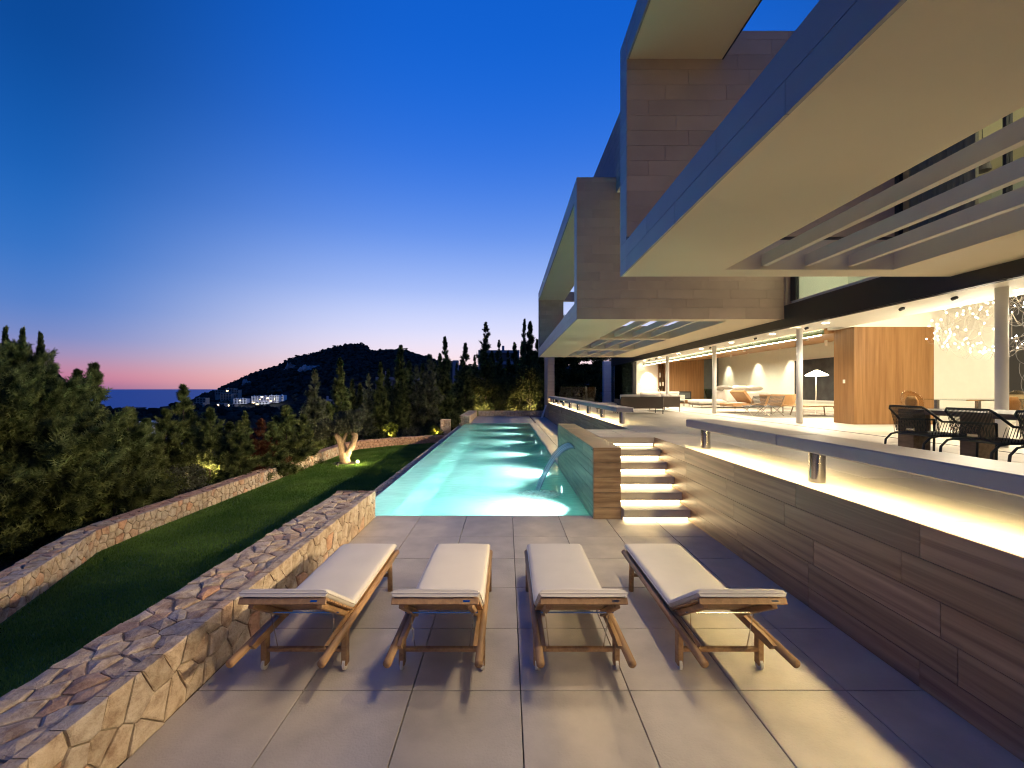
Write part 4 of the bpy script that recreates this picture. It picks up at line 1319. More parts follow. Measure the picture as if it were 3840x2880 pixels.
# heads added for the outward lights above and for the ceiling spots
for d in (-1.5, 1.5, 4.5, 7.5, 2.5, 5.5, 8.5, 11.2, 13.5, 16.5, 19.5, 22.5, 23.6):
    MB().tube([(7.985, d, 3.712), (8.06, d, 3.740)], 0.032, 10).build('added_spot_head', 'anthracite', v)
for (x, d) in ((10.3, 25), (11.8, 22), (10.5, 18.5), (12.2, 16), (10.2, 14.2)):
    MB().tube([(x, d, 3.74), (x, d, 3.66 + (x - 9.03) * 0.0976 + 0.01)], 0.05, 12).build('ceiling_spot_head', 'white_plaster', v)
for (x, d) in ((10.2, 8.0), (13.5, 8.5), (11.5, 4.0), (14.5, 10.3)):
    MB().tube([(x, d, 5.33), (x, d, 5.4)], 0.05, 12).build('ceiling_spot_head', 'white_plaster', v)
for d in (26.4, 23.3, 20.6):
    MB().tube([(13.45, d, 4.06), (13.45, d, 4.11)], 0.05, 12).build('ceiling_spot_head', 'white_plaster', v)
# pier and glass balustrade at the far end
pr = thing('stone_pier', 'tall square sandstone pier at the far end of the bench', 'pier', (3.2, 31, 0))
MB().box(2.95, 3.38, 29.85, 32.4, 0, 7.2).build('core', 'joint', pr)
courses(pr, 'stone_slab', 'facade_stone', 2.92, 3.41, [0.24 * k for k in range(31)], 0.8, lambda a, b, z0, z1: (a, b, 29.82, 29.85, z0, z1), bond=[0])
courses(pr, 'stone_slab', 'facade_stone', 29.85, 32.4, [0.48 * k for k in range(16)], 1.3, lambda a, b, z0, z1: (2.92, 2.95, a, b, z0, z1), bond=[0, 0.5])
for a, b, w_ in ((3.75, 4.6, 'next to the stone pier'), (4.63, 5.45, 'in the middle of three'), (5.48, 6.3, 'nearest the pale pier')):
    tag(MB().box(a, b, 29.6, 29.615, TZ, TZ + 1.12).build('glass_balustrade', 'dark_glass'), 'frameless glass balustrade panel at the terrace end, ' + w_, 'balustrade', 'glass balustrade panels')
wp = thing('white_pier', 'pale wall pier beyond the dark corner glass', 'pier', (7.5, 31, TZ))
for k in range(13):
    MB().box(7.2, 7.75, 31, 31.5, 0.01 + 0.32 * k, 0.32 * (k + 1)).build('block', 'white_render', wp)
lbd = thing('leaning_boards', 'two pale boards leaning on the wall by the far pier', 'boards', (2.7, 30.5, 0))
for k in range(2):
    MB().add([(2.45 + 0.1 * k, 30.2 + 0.3 * k, 0.0), (2.55 + 0.1 * k, 30.2 + 0.3 * k, 0.0), (2.90, 30.2 + 0.3 * k, 0.95), (2.80, 30.2 + 0.3 * k, 0.95),
              (2.45 + 0.1 * k, 30.25 + 0.3 * k, 0.0), (2.55 + 0.1 * k, 30.25 + 0.3 * k, 0.0), (2.90, 30.25 + 0.3 * k, 0.95), (2.80, 30.25 + 0.3 * k, 0.95)],
             [(0, 1, 2, 3), (7, 6, 5, 4), (0, 4, 5, 1), (1, 5, 6, 2), (2, 6, 7, 3), (3, 7, 4, 0)]).build('board', 'white_render', lbd)
tag(MB().box(WX - 0.025, WX - 0.001, 21.85, 22.1, 0.82, 0.98, 0.004).build('wall_fitting', 'steel'), 'small metal fitting on the wall below the far bench', 'fitting')

# ================================================================== SUNBEDS
def sunbed():
    r = thing('sunbed', '', 'sunbed', group='teak sunbeds on the pool terrace')
    # local: x across, y from near (0) to far, z up; poles 1.884 long
    Lp = 1.884; hw = 0.30; zp = 0.30
    for sx in (-1, 1):
        MB().tube([(sx * hw, 0, zp), (sx * hw, Lp, zp)], 0.028, 16).build('pole', 'teak', r, smooth=True)
        MB().add([(sx * (hw - 0.035) - 0.014, 0.16, zp + 0.02), (sx * (hw - 0.035) - 0.014, 0.20, zp - 0.028), (sx * (hw - 0.035) - 0.014, Lp - 0.02, zp - 0.028), (sx * (hw - 0.035) - 0.014, Lp - 0.02, zp + 0.03), (sx * (hw - 0.035) - 0.014, 0.24, zp + 0.03),
                  (sx * (hw - 0.035) + 0.014, 0.16, zp + 0.02), (sx * (hw - 0.035) + 0.014, 0.20, zp - 0.028), (sx * (hw - 0.035) + 0.014, Lp - 0.02, zp - 0.028), (sx * (hw - 0.035) + 0.014, Lp - 0.02, zp + 0.03), (sx * (hw - 0.035) + 0.014, 0.24, zp + 0.03)],
                 [(0, 1, 2, 3, 4), (9, 8, 7, 6, 5), (0, 5, 6, 1), (1, 6, 7, 2), (2, 7, 8, 3), (3, 8, 9, 4), (4, 9, 5, 0)]).build('side_rail', 'teak', r)
        MB().tube([(sx * hw, 1.62, 0.0), (sx * hw, 1.60, zp)], 0.026, 12).build('leg', 'teak', r, smooth=True)
        lg = MB().box(sx * hw - 0.022, sx * hw + 0.022, 0.375, 0.435, 0.035, zp, 0.006).build('leg', 'teak', r)
        wh = MB().tube([(sx * hw - 0.010, 0.405, 0.045), (sx * hw + 0.010, 0.405, 0.045)], 0.045, 18).build('wheel', 'wheel_rubber', lg, smooth=False)
    MB().box(-hw, hw, 0.385, 0.42, 0.135, 0.165, 0.005).build('cross_bar', 'teak', r)
    MB().box(-hw, hw, 1.60, 1.63, 0.15, 0.18, 0.004).build('cross_bar', 'teak', r)
    for k in range(13):
        y = 0.66 + 0.094 * k
        MB().box(-hw + 0.05, hw - 0.05, y, y + 0.07, zp + 0.031, zp + 0.045).build('slat', 'teak', r)
    # raised back: plane from hinge (y .60,z .34) to (y .09, z .70)
    hin = Vector((0, 0.60, 0.335)); top = Vector((0, 0.085, 0.675))
    ax = (top - hin); L = ax.length; ax.normalize(); nr = Vector((0, -ax.z, ax.y))
    if nr.z < 0: nr = -nr
    M = Matrix(((1, 0, 0, 0), (0, ax.y, nr.y, hin.y), (0, ax.z, nr.z, hin.z), (0, 0, 0, 1)))
    bk = MB().box(-0.255, -0.215, 0.0, L - 0.06, -0.045, -0.002, 0.006).xform(M).build('back_frame', 'teak', r)
    MB().box(0.215, 0.255, 0.0, L - 0.06, -0.045, -0.002, 0.006).xform(M).build('back_frame', 'teak', r)
    for k in range(7):
        a = 0.02 + 0.088 * k
        w_ = 0.295
        MB().box(-w_, w_, a, min(L, a + 0.076), 0.0, 0.014, 0.002).xform(M).build('slat', 'teak', bk)
    MB().box(-w_, w_, L - 0.02, L + 0.002, -0.026, 0.016, 0.003).xform(M).build('top_rail', 'teak', bk)
    MB().box(0.19, 0.235, L + 0.0022, L + 0.003, -0.012, 0.0).xform(M).build('name_plate', 'steel', bk)
    mid_ = M @ Vector((0, L * 0.42, -0.04))
    MB().tube([(-hw + 0.03, mid_.y, mid_.z), (hw - 0.03, mid_.y, mid_.z)], 0.006, 8).build('hinge_rod', 'steel', r)
    for sx in (-1, 1):
        MB().tube([(sx * 0.235, mid_.y, mid_.z), (sx * 0.205, 0.40, 0.165)], 0.0045, 6).build('stay', 'steel', r)
    # mattress in one piece, bent at the hinge
    mt = MB(); n = 12; sec = []
    ys = [(Lp - 0.0, zp + 0.046)] + [(Lp - 0.0 - 0.10 * k, zp + 0.046) for k in range(1, 13)]
    for (y, z) in ys:
        sec.append((Vector((0, y, z)), Vector((0, 0, 1))))
    sec.append((Vector((0, 0.615, zp + 0.048)), (Vector((0, 0, 1)) + nr).normalized()))
    for k in range(1, 9):
        p = M @ Vector((0, L * k / 8 + 0.015, 0.017))
        sec.append((p, nr))
    W = 0.298
    for si, (p, nn) in enumerate(sec):
        e = min(si, len(sec) - 1 - si)
        th = 0.060 if e > 0 else 0.046
        prof = [(-W, 0.45), (-W + 0.012, 0.88), (-W + 0.04, 1.0), (-W * 0.45, 1.03), (0, 1.04), (W * 0.45, 1.03), (W - 0.04, 1.0), (W - 0.012, 0.88), (W, 0.45), (W - 0.012, 0.05), (0, 0.0), (-W + 0.012, 0.05)]
        for (x, h) in prof:
            q = p + nn * (th * h)
            wob = 0.004 * noise.noise(Vector((x * 2.5, si * 0.9, 4.0))) * (1 if 0.5 < h else 0)
            mt.v.append((x, q.y, q.z + wob))
    m_ = 12
    for si in range(len(sec) - 1):
        for k in range(m_):
            a = si * m_ + k; b = si * m_ + (k + 1) % m_
            mt.f.append((a, b, b + m_, a + m_))
    for c0, rev in ((0, False), ((len(sec) - 1) * m_, True)):      # end caps keep their own crisp edge
        b0 = len(mt.v)
        mt.v += [mt.v[c0 + k] for k in range(m_)]
        q = tuple(range(b0, b0 + m_))
        mt.f.append(q[::-1] if rev else q)
    mo = mt.build('mattress', 'cushion', r, smooth=True)
    # piping seam round the edge
    for sx in (-1, 1):
        pts = [(sx * (W + 0.001), (p + nn * 0.026).y, (p + nn * 0.026).z) for (p, nn) in sec]
        MB().tube(pts, 0.0045, 6).build('piping', 'cushion', mo)
    for (p, nn) in (sec[0], sec[-1]):
        q = p + nn * 0.024
        MB().tube([(-W, q.y, q.z), (W, q.y, q.z)], 0.0045, 6).build('piping', 'cushion', mo)
    return r
proto = sunbed()
SB = [(-1.513, 'teak sunbed with cream cushion right beside the stone wall'),
      (-0.483, 'teak sunbed with cream cushion, second from the stone wall'),
      (0.522, 'teak sunbed with cream cushion, third from the stone wall'),
      (1.596, 'teak sunbed with cream cushion nearest the sandstone wall and stair')]
for i, (x, lb_) in enumerate(SB):
    o = proto if i == 0 else copy_tree(proto)
    o.location = (x, 2.741, 0.0)
    o['label'] = lb_

# ================================================================== OUTDOOR FURNITURE ON THE UPPER TERRACE
def rope_chair():
    """black steel-tube armchair with corded back; local: faces +x, y across, back at x=0"""
    r = thing('rope_chair', '', 'chair', group='corded chairs at the terrace dining table')
    w = 0.235; zt = 0.735; za = 0.565; zs = 0.40
    fr = [(0.62, -w - 0.03, za - 0.01), (0.30, -w - 0.03, za), (0.17, -w - 0.03, za + 0.005), (0.02, -w, zt - 0.03), (0.0, -w + 0.03, zt),
          (0.0, w - 0.03, zt), (0.02, w, zt - 0.03), (0.17, w + 0.03, za + 0.005), (0.30, w + 0.03, za), (0.62, w + 0.03, za - 0.01)]
    MB().tube(fr, 0.013, 8).build('arm_frame', 'rope', r, smooth=True)
    for sy in (-1, 1):
        y = sy * (w + 0.01)
        MB().tube([(0.62, sy * (w + 0.03), za - 0.01), (0.60, y, zs), (0.59, y, 0.0)], 0.012, 8).build('leg', 'rope', r, smooth=True)
        MB().tube([(0.16, y, zs), (0.05, y, zs - 0.02), (-0.02, y, zs - 0.09), (-0.06, y, 0.0)], 0.012, 8).build('leg', 'rope', r, smooth=True)
    MB().box(0.08, 0.60, -w, w, zs - 0.015, zs + 0.012, 0.006).build('seat', 'rope', r)
    cd = MB(); n = 34
    for k in range(n):
        u = k / (n - 1) * 2 - 1
        cd.tube([(0.0, u * (w - 0.02), zt - 0.005), (0.07, u * (w - 0.04), zs + 0.03)], 0.0042, 4, cap=False)
    for sy in (-1, 1):
        for k in range(16):
            x = 0.10 + 0.5 * k / 15
            cd.tube([(x, sy * (w + 0.03), za), (x - 0.02, sy * w, zs)], 0.0035, 4, cap=False)
    stuff(cd.build('cord_weave', 'rope', r))
    MB().box(-0.004, 0.0, -0.05, 0.05, 0.0, 0.026).xform(Matrix.Translation((0.062, 0, zs + 0.045))).build('name_plate', 'steel', r)
    return r
ch = rope_chair()
for i, (d, lb_) in enumerate(((5.10, 'black corded armchair at the far end of the terrace dining table'),
                              (4.42, 'black corded armchair in the middle of the terrace dining table'),
                              (3.78, 'black corded armchair half out of frame beside the dining table'))):
    o = ch if i == 0 else copy_tree(ch)
    o.location = (4.86, d, TZ); o['label'] = lb_
o = copy_tree(ch); o.location = (6.95, 4.35, TZ); o.rotation_euler = (0, 0, math.pi)
o['label'] = 'black corded armchair on the house side of the dining table'
dt = thing('dining_table', 'long dark oak dining table on block legs behind the near bench', 'table', (5.8, 3.6, TZ))
for k in range(5):
    MB().box(5.25 + 0.21 * k, 5.25 + 0.21 * k + 0.206, 1.6, 5.62, TZ + 0.625, TZ + 0.685, 0.003).build('top_plank', 'dark_oak', dt)
for (x, d) in ((5.25, 5.40), (6.08, 5.40), (5.5, 3.95), (5.25, 1.7), (6.08, 1.7)):
    MB().box(x, x + 0.22, d, d + 0.22, TZ, TZ + 0.624, 0.004).build('leg', 'dark_oak', dt)
# sofas
def sofa(label, x, y, w, d, hgt, rot, mat_back, cush, nm='outdoor_sofa', grp=None):
    r = thing(nm, label, 'sofa')
    MB().box(-w / 2, w / 2, 0.0, 0.05, 0.20, hgt, 0.01).build('back', mat_back, r)
    for sx in (-1, 1):
        MB().box(sx * w / 2 - 0.025, sx * w / 2 + 0.025, 0.05, d, 0.20, hgt - 0.1, 0.01).build('arm', mat_back, r)
        for yy in (0.02, d - 0.03):
            MB().box(sx * (w / 2 - 0.02) - 0.012, sx * (w / 2 - 0.02) + 0.012, yy - 0.012, yy + 0.012, 0, 0.22).build('leg', 'anthracite', r)
    MB().box(-w / 2, w / 2, 0.05, d, 0.20, 0.25).build('base', 'anthracite', r)
    n = 2
    for k in range(n):
        a = -w / 2 + 0.03 + (w - 0.06) * k / n; b = a + (w - 0.06) / n - 0.01
        MB().cushion(a, b, 0.10, d, 0.25, 0.43).build('seat_cushion', cush, r, smooth=True)
        cb = MB().cushion(a, b, -0.20, 0.20, -0.09, 0.09)
        cb.xform(Matrix.Translation((0, 0.18, hgt - 0.12)) @ Matrix.Rotation(R(72), 4, 'X'))
        cb.build('back_cushion', cush, r, smooth=True)
    r.location = (x, y, TZ); r.rotation_euler = (0, 0, rot)
    return r
sofa('wide dark woven outdoor sofa with its back to the pool terrace', 5.15, 15.9, 1.62, 0.85, 0.66, 0, 'brown_rope', 'cushion')
sofa('second dark woven outdoor sofa standing closer to the living room', 6.85, 17.4, 0.72, 1.7, 0.64, 0, 'brown_rope', 'cushion')
ot = thing('ottoman', 'low cream outdoor ottoman between the far bench and the sofa', 'ottoman', (4.0, 16.6, TZ))
MB().cushion(3.6, 4.4, 16.3, 17.0, TZ + 0.22, TZ + 0.40).build('cushion', 'cushion', ot, smooth=True)
MB().box(3.62, 4.38, 16.32, 16.98, TZ + 0.16, TZ + 0.22).build('base', 'brown_rope', ot)
for x in (3.66, 4.34):
    for d in (16.36, 16.94):
        MB().box(x - 0.015, x + 0.015, d - 0.015, d + 0.015, TZ, TZ + 0.16).build('leg', 'anthracite', ot)

# ================================================================== LIVING ROOM
sofa('white indoor sofa with loose cushions behind the outdoor sofas', 8.75, 24.2, 2.3, 0.9, 0.72, math.pi, 'cushion_white', 'cushion_white', 'indoor_sofa')
cz = thing('chaise', 'white chaise sofa with grey cushions under the lit wall', 'sofa', (10.5, 21.2, TZ))
MB().cushion(9.6, 11.0, 20.9, 22.2, TZ + 0.18, TZ + 0.42, 8, 0.5).build('seat_cushion', 'cushion_white', cz, smooth=True)
MB().box(9.7, 12.4, 21.0, 22.2, TZ + 0.12, TZ + 0.17).build('base', 'steel', cz)
MB().cushion(11.0, 11.5, 20.9, 22.3, TZ + 0.16, TZ + 0.92, 6, 0.7).build('back', 'cushion_white', cz, smooth=True)
MB().cushion(11.5, 13.3, 20.9, 22.2, TZ + 0.16, TZ + 0.80, 6, 0.7).build('side_seat', 'cushion_white', cz, smooth=True)
for (x, m_) in ((11.15, 'cushion_grey'), (12.0, 'cushion_white'), (12.7, 'cushion_white')):
    MB().cushion(x - 0.35, x + 0.35, 21.3, 21.8, TZ + 0.86, TZ + 1.12, 5, 0.3).build('pillow', m_, cz, smooth=True)
for x in (9.8, 10.9, 12.2):
    MB().box(x - 0.012, x + 0.012, 21.0, 21.03, TZ, TZ + 0.13).build('leg', 'steel', cz)
db = thing('daybed', 'tan leather daybed with a raised headrest', 'daybed', (9.4, 16.6, TZ))
MB().box(8.8, 10.0, 16.3, 17.3, TZ + 0.26, TZ + 0.38, 0.02).build('mattress', 'tan_leather', db)
MB().box(-0.06, 0.06, 0, 1.0, 0, 0.62, 0.015).xform(Matrix.Translation((9.62, 16.3, TZ + 0.38)) @ Matrix.Rotation(R(-38), 4, 'Y')).build('headrest', 'tan_leather', db)
for x in (8.95, 9.85):
    MB().box(x - 0.01, x + 0.01, 16.4, 16.42, TZ, TZ + 0.26).build('leg', 'steel', db)
MB().cushion(8.95, 9.4, 16.4, 17.0, TZ + 0.38, TZ + 0.43, 4).build('folded_blanket', 'cushion_white', db, smooth=True)
def lattice_chair(label, x, y):
    r = thing('lattice_chair', label, 'chair', (x, y, TZ), 'woven easy chairs in the living room')
    bl = MB()
    bp, tp = Vector((0, 0.10, 0.33)), Vector((0, -0.14, 0.70))
    for k in range(9):
        t = k / 8
        p = bp.lerp(tp, t)
        bl.tube([(-0.22, p.y, p.z), (0.22, p.y, p.z)], 0.009, 4)
    for k in range(12):
        u = -0.22 + 0.44 * k / 11
        bl.tube([(u, bp.y, bp.z), (u, tp.y, tp.z)], 0.006, 4)
    bl.xform(Matrix.Translation((x, y, TZ))).build('woven_back', 'anthracite', r)
    MB().box(x - 0.23, x + 0.23, y + 0.08, y + 0.60, TZ + 0.31, TZ + 0.345, 0.008).build('seat', 'slate_wall', r)
    for sx in (-1, 1):
        MB().tube([(x + sx * 0.24, y - 0.15, TZ + 0.71), (x + sx * 0.24, y + 0.08, TZ + 0.32), (x + sx * 0.24, y + 0.55, TZ + 0.02)], 0.011, 6).build('leg', 'steel', r)
        MB().tube([(x + sx * 0.24, y + 0.58, TZ + 0.33), (x + sx * 0.24, y + 0.2, TZ + 0.18), (x + sx * 0.24, y - 0.12, TZ + 0.01)], 0.011, 6).build('leg', 'steel', r)
lattice_chair('woven steel easy chair next to the daybed', 8.85, 14.75)
lattice_chair('woven steel easy chair behind the slim white column', 9.32, 14.55)
def tub_chair(label, x, y, s=1.0):
    r = thing('tub_chair', label, 'chair', (x, y, TZ), 'tan leather tub chairs')
    mb = MB(); n = 14
    for i in range(n + 1):
        a = math.pi * (0.0 + i / n)
        for (rr, z) in ((0.36, 0.32), (0.42, 0.74), (0.46, 0.74), (0.40, 0.30)):
            mb.v.append((x + rr * s * math.cos(a), y - rr * s * math.sin(a) * 0.9, TZ + z))
    for i in range(n):
        for k in range(3):
            a = i * 4 + k
            mb.f.append((a, a + 1, a + 5, a + 4))
        mb.f.append((i * 4 + 3, i * 4, i * 4 + 4, i * 4 + 7))
    mb.build('shell', 'tan_leather', r, smooth=False)
    MB().cushion(x - 0.38, x + 0.38, y - 0.3, y + 0.45, TZ + 0.27, TZ + 0.42).build('seat_cushion', 'tan_leather', r, smooth=True)
    MB().lathe([(0.03, 0.02), (0.03, 0.28)], (x, y, TZ)).build('stem', 'steel', r)
    MB().lathe([(0.0, 0.02), (0.28, 0.012), (0.28, 0.0)], (x, y, TZ)).build('base', 'steel', r)
tub_chair('tan leather tub chair beside the slim white column', 10.05, 15.9)
tub_chair('tan leather tub chair next to the mushroom lamp', 10.95, 16.6)
ct = thing('coffee_table', 'low wooden coffee table on splayed legs beside the partition', 'table', (10.9, 14.8, TZ))
MB().box(10.1, 11.55, 14.45, 15.2, TZ + 0.33, TZ + 0.365, 0.008).build('top', 'teak', ct)
for (x, d, sx, sy) in ((10.3, 14.6, -1, -1), (11.4, 14.6, 1, -1), (10.3, 15.05, -1, 1), (11.4, 15.05, 1, 1)):
    MB().tube([(x, d, TZ + 0.33), (x + 0.08 * sx, d + 0.05 * sy, TZ)], 0.02, 8).build('leg', 'dark_oak', ct)
lt = thing('side_table', 'narrow low table in front of the fireplace', 'table', (9.6, 22.6, TZ))
MB().box(9.1, 10.0, 22.4, 22.9, TZ + 0.36, TZ + 0.385).build('top', 'white_plaster', lt)
for x in (9.14, 9.96):
    for d in (22.44, 22.86):
        MB().box(x - 0.01, x + 0.01, d - 0.01, d + 0.01, TZ, TZ + 0.36).build('leg', 'anthracite', lt)
struct(MB().box(8.6, 12.6, 13.9, 17.6, TZ - 0.001, TZ + 0.008).build('rug', 'rug'))
ml = thing('floor_lamp', 'mushroom-shaped white floor lamp in front of the dark painting', 'lamp', (11.55, 15.6, TZ))
MB().tube([(11.50, 15.6, TZ), (11.53, 15.6, TZ + 0.8), (11.52, 15.6, TZ + 1.45)], 0.014, 8).build('stem', 'white_plaster', ml)
MB().lathe([(0.0, 0.0), (0.16, 0.012), (0.16, 0.0)], (11.5, 15.6, TZ)).build('base', 'white_plaster', ml)
MB().lathe([(0.0, 0.22), (0.05, 0.215), (0.20, 0.13), (0.33, 0.06), (0.37, 0.01), (0.34, -0.005), (0.25, 0.035), (0.0, 0.05)], (11.55, 15.6, TZ + 1.44), 24).build('shade', 'lamp_shade', ml, smooth=True)
lamp('bulb', 'POINT', (11.55, 15.6, TZ + 1.3), 45, SOFT, ml, shadow_soft_size=0.15)
al = thing('arc_lamp', 'arched white floor lamp at the far end of the living room', 'lamp', (9.5, 26.3, TZ))
pts = [(9.75, 26.3, TZ)] + [(9.75 - 0.9 * (1 - math.cos(t * math.pi / 2)) , 26.3, TZ + 0.3 + 1.05 * math.sin(t * math.pi / 2)) for t in np.linspace(0, 1, 9)] + [(8.75, 26.3, TZ + 1.33)]
MB().tube(pts, 0.016, 6).build('arm', 'white_plaster', al)
MB().lathe([(0.0, 0.1), (0.25, 0.06), (0.42, -0.02), (0.40, -0.04), (0.0, -0.01)], (8.7, 26.3, TZ + 1.28), 18).build('shade', 'lamp_shade', al, smooth=True)
MB().lathe([(0.0, 0.03), (0.2, 0.02), (0.2, 0.0)], (9.75, 26.3, TZ)).build('base', 'white_plaster', al)
bs = thing('bookshelf', 'tall narrow wooden bookshelf with eight open cells', 'bookshelf', (10.2, 27.6, TZ))
MB().box(10.0, 10.42, 27.85, 27.88, TZ, 4.05).build('back_panel', 'dark_oak', bs)
for x in (10.0, 10.20, 10.405):
    MB().box(x, x + 0.018, 27.5, 27.85, TZ, 4.05).build('upright', 'veneer', bs)
for k in range(6):
    MB().box(10.02, 10.405, 27.51, 27.85, TZ + 0.02 + 0.56 * k, TZ + 0.04 + 0.56 * k).build('shelf', 'veneer', bs)
for (x, z, h_, w_) in ((10.05, 3, 0.3, 'upper left cell'), (10.25, 2, 0.25, 'middle right cell'), (10.06, 2, 0.22, 'middle left cell')):
    tag(MB().box(x, x + 0.1, 27.56, 27.75, TZ + 0.041 + 0.56 * z, TZ + 0.041 + 0.56 * z + h_).build('books', 'white_plaster'), 'pale books standing in the ' + w_ + ' of the narrow bookshelf', 'books', 'books on the shelf')
def vase(x, lb_):
    vs = thing('glass_vase', lb_, 'vase', (x, 26.4, TZ))
    MB().box(x - 0.3, x + 0.3, 26.2, 26.6, TZ, TZ + 0.16).build('stand', 'slate_wall', vs)
    MB().lathe([(0.0, 0.0), (0.13, 0.0), (0.15, 0.05), (0.12, 0.2), (0.20, 0.45), (0.28, 0.78), (0.275, 0.80), (0.19, 0.45), (0.10, 0.2), (0.0, 0.12)], (x, 26.4, TZ + 0.16), 20).build('body', 'bottle_glass', vs, smooth=True)
vase(12.75, 'dark green glass vase in front of the slate niche')
vase(13.5, 'dark green glass vase at the end of the lit wall')
pt = thing('painting', 'large black and grey abstract canvas behind the mushroom lamp', 'painting', (13.9, 18, 1.53))
MB().box(13.93, 13.998, 15.6, 20.35, 1.53, 3.52).build('canvas_edge', 'white_plaster', pt)
MB().box(13.92, 13.9298, 15.66, 20.25, 1.60, 3.46).build('paint', 'black_art', pt)
ap = thing('wall_art', 'tall black panel with pale looping lines beside the dining room', 'art', (15, 11.5, 1.9))
MB().box(13.7, 16.6, 11.55, 11.598, 1.95, 4.8).build('panel', 'anthracite', ap)
lp_ = MB(); rg2 = random.Random(3)
for k in range(26):
    cx, cz_ = 13.8 + 2.7 * rg2.random(), 2.1 + 2.5 * rg2.random()
    r0 = 0.12 + 0.25 * rg2.random(); ph = rg2.random() * 6
    pts = [(max(13.72, min(16.58, cx + r0 * math.cos(ph + t) * (1 + 0.3 * t / 6))), 11.54, max(1.97, min(4.78, cz_ + r0 * 1.2 * math.sin(ph + t)))) for t in np.linspace(0, 5.4, 18)]
    lp_.tube(pts, 0.006, 4)
lp_.build('line_drawing', 'grey_house', ap)
# dining room: glass table, clear chairs, chandelier
gt = thing('glass_table', 'glass dining table on steel legs under the chandelier', 'table', (10.3, 8.7, TZ))
MB().box(9.0, 11.6, 8.2, 9.3, TZ + 0.72, TZ + 0.735).build('top', 'glass', gt)
MB().box(9.0, 11.6, 8.195, 8.2, TZ + 0.715, TZ + 0.738).build('edge', 'steel', gt)
for x in (9.4, 10.3, 11.2):
    for d in (8.35, 9.15):
        MB().box(x - 0.03, x + 0.03, d - 0.03, d + 0.03, TZ, TZ + 0.72).build('leg', 'steel', gt)
def clear_chair(label, x, y, rot):
    r = thing('clear_chair', label, 'chair', group='clear amber dining chairs')
    mb = MB(); n = 12; m_ = 8
    for i in range(n + 1):
        a = math.pi * i / n
        for j in range(m_ + 1):
            t = j / m_
            wd = 0.24 * math.sin(math.pi * (0.18 + 0.62 * (1 - t) + 0.05)) ** 0.5 if t > 0.5 else 0.24
            z = 0.44 + 0.48 * t
            u = math.cos(a)
            zz = 0.44 + (0.48 * t) * (1 - 0.35 * abs(u) ** 2.5)
            mb.v.append((u * 0.25, -0.22 + 0.08 * abs(u) ** 2 - 0.06 * t, zz))
    for i in range(n):
        for j in range(m_):
            a = i * (m_ + 1) + j
            mb.f.append((a, a + 1, a + m_ + 2, a + m_ + 1))
    o = mb.build('back', 'amber_glass', r, smooth=True)
    sol = o.modifiers.new('thickness', 'SOLIDIFY'); sol.thickness = 0.012
    MB().lathe([(0.0, 0.46), (0.22, 0.455), (0.24, 0.44), (0.0, 0.43)], (0, 0, 0), 16).build('seat', 'amber_glass', r, smooth=True)
    ins = MB().cushion(-0.13, 0.13, -0.215, -0.17, 0.50, 0.80, 5)
    ins.build('fur_throw', 'tan_leather', r, smooth=True)
    for sx in (-1, 1):
        for sy in (-1, 1):
            MB().tube([(sx * 0.15, sy * 0.15, 0.44), (sx * 0.2, sy * 0.2, 0)], 0.01, 6).build('leg', 'anthracite', r)
    r.location = (x, y, TZ); r.rotation_euler = (0, 0, rot)
clear_chair('clear amber chair seen edge-on at the head of the glass table', 8.75, 8.85, -math.pi / 2)
clear_chair('clear amber chair on the terrace side of the glass table, near its head', 9.5, 8.05, 0)
clear_chair('clear amber chair on the terrace side of the glass table, at its middle', 10.25, 8.05, 0)
clear_chair('clear amber chair on the terrace side of the glass table, behind the column', 11.2, 8.05, 0)
cl = thing('chandelier', 'large cloud chandelier of fine looping wires and tiny bulbs', 'chandelier', (9.95, 8.55, 3.5))
wires = MB(); rg3 = random.Random(21)
bme = MB().ico((0, 0, 0), 0.009).mesh('bulb', 'bulb')
cxc, cyc, czc = 9.95, 8.55, 3.45
pos = []
for k in range(150):
    a = rg3.random() * 2 * math.pi; u = rg3.random() * 2 - 1
    e = (0.72 + 0.28 * rg3.random())
    q = math.sqrt(1 - u * u)
    p = (cxc + 1.12 * e * q * math.cos(a), cyc + 1.0 * e * q * math.sin(a), czc + 0.66 * e * u)
    pos.append(p)
    link('bulb', bme, cl, (p[0] - 9.95, p[1] - 8.55, p[2] - 3.5))
for k in range(170):
    A = pos[rg3.randrange(len(pos))]
    B = min(rg3.sample(pos, 14), key=lambda q: (Vector(q) - Vector(A)).length if q != A else 9)
    sag = 0.10 + 0.12 * rg3.random()
    pts = [Vector(A).lerp(Vector(B), t) + Vector((0, 0, -sag * 4 * t * (1 - t))) for t in np.linspace(0, 1, 7)]
    wires.tube(pts, 0.0013, 3, cap=False)
stuff(wires.build('wire_loops', 'wire', cl))
MB().tube([(9.95, 8.55, 3.9), (9.95, 8.55, 5.4)], 0.006, 6).build('cable', 'anthracite', cl)
lamp('glow', 'POINT', (cxc, cyc, czc), 260, SOFT, cl, shadow_soft_size=0.6)
hl = thing('pendant_lamp', 'small cone pendant lamp in the upper room by the curtain', 'lamp', (7.1, 6.25, 5.4))
MB().lathe([(0.04, 0.30), (0.10, 0.0), (0.095, 0.0), (0.035, 0.29)], (7.1, 6.25, 5.35), 16).build('shade', 'cushion_grey', hl)
MB().tube([(7.1, 6.25, 5.65), (7.1, 6.25, 7.6)], 0.005, 5).build('cable', 'anthracite', hl)

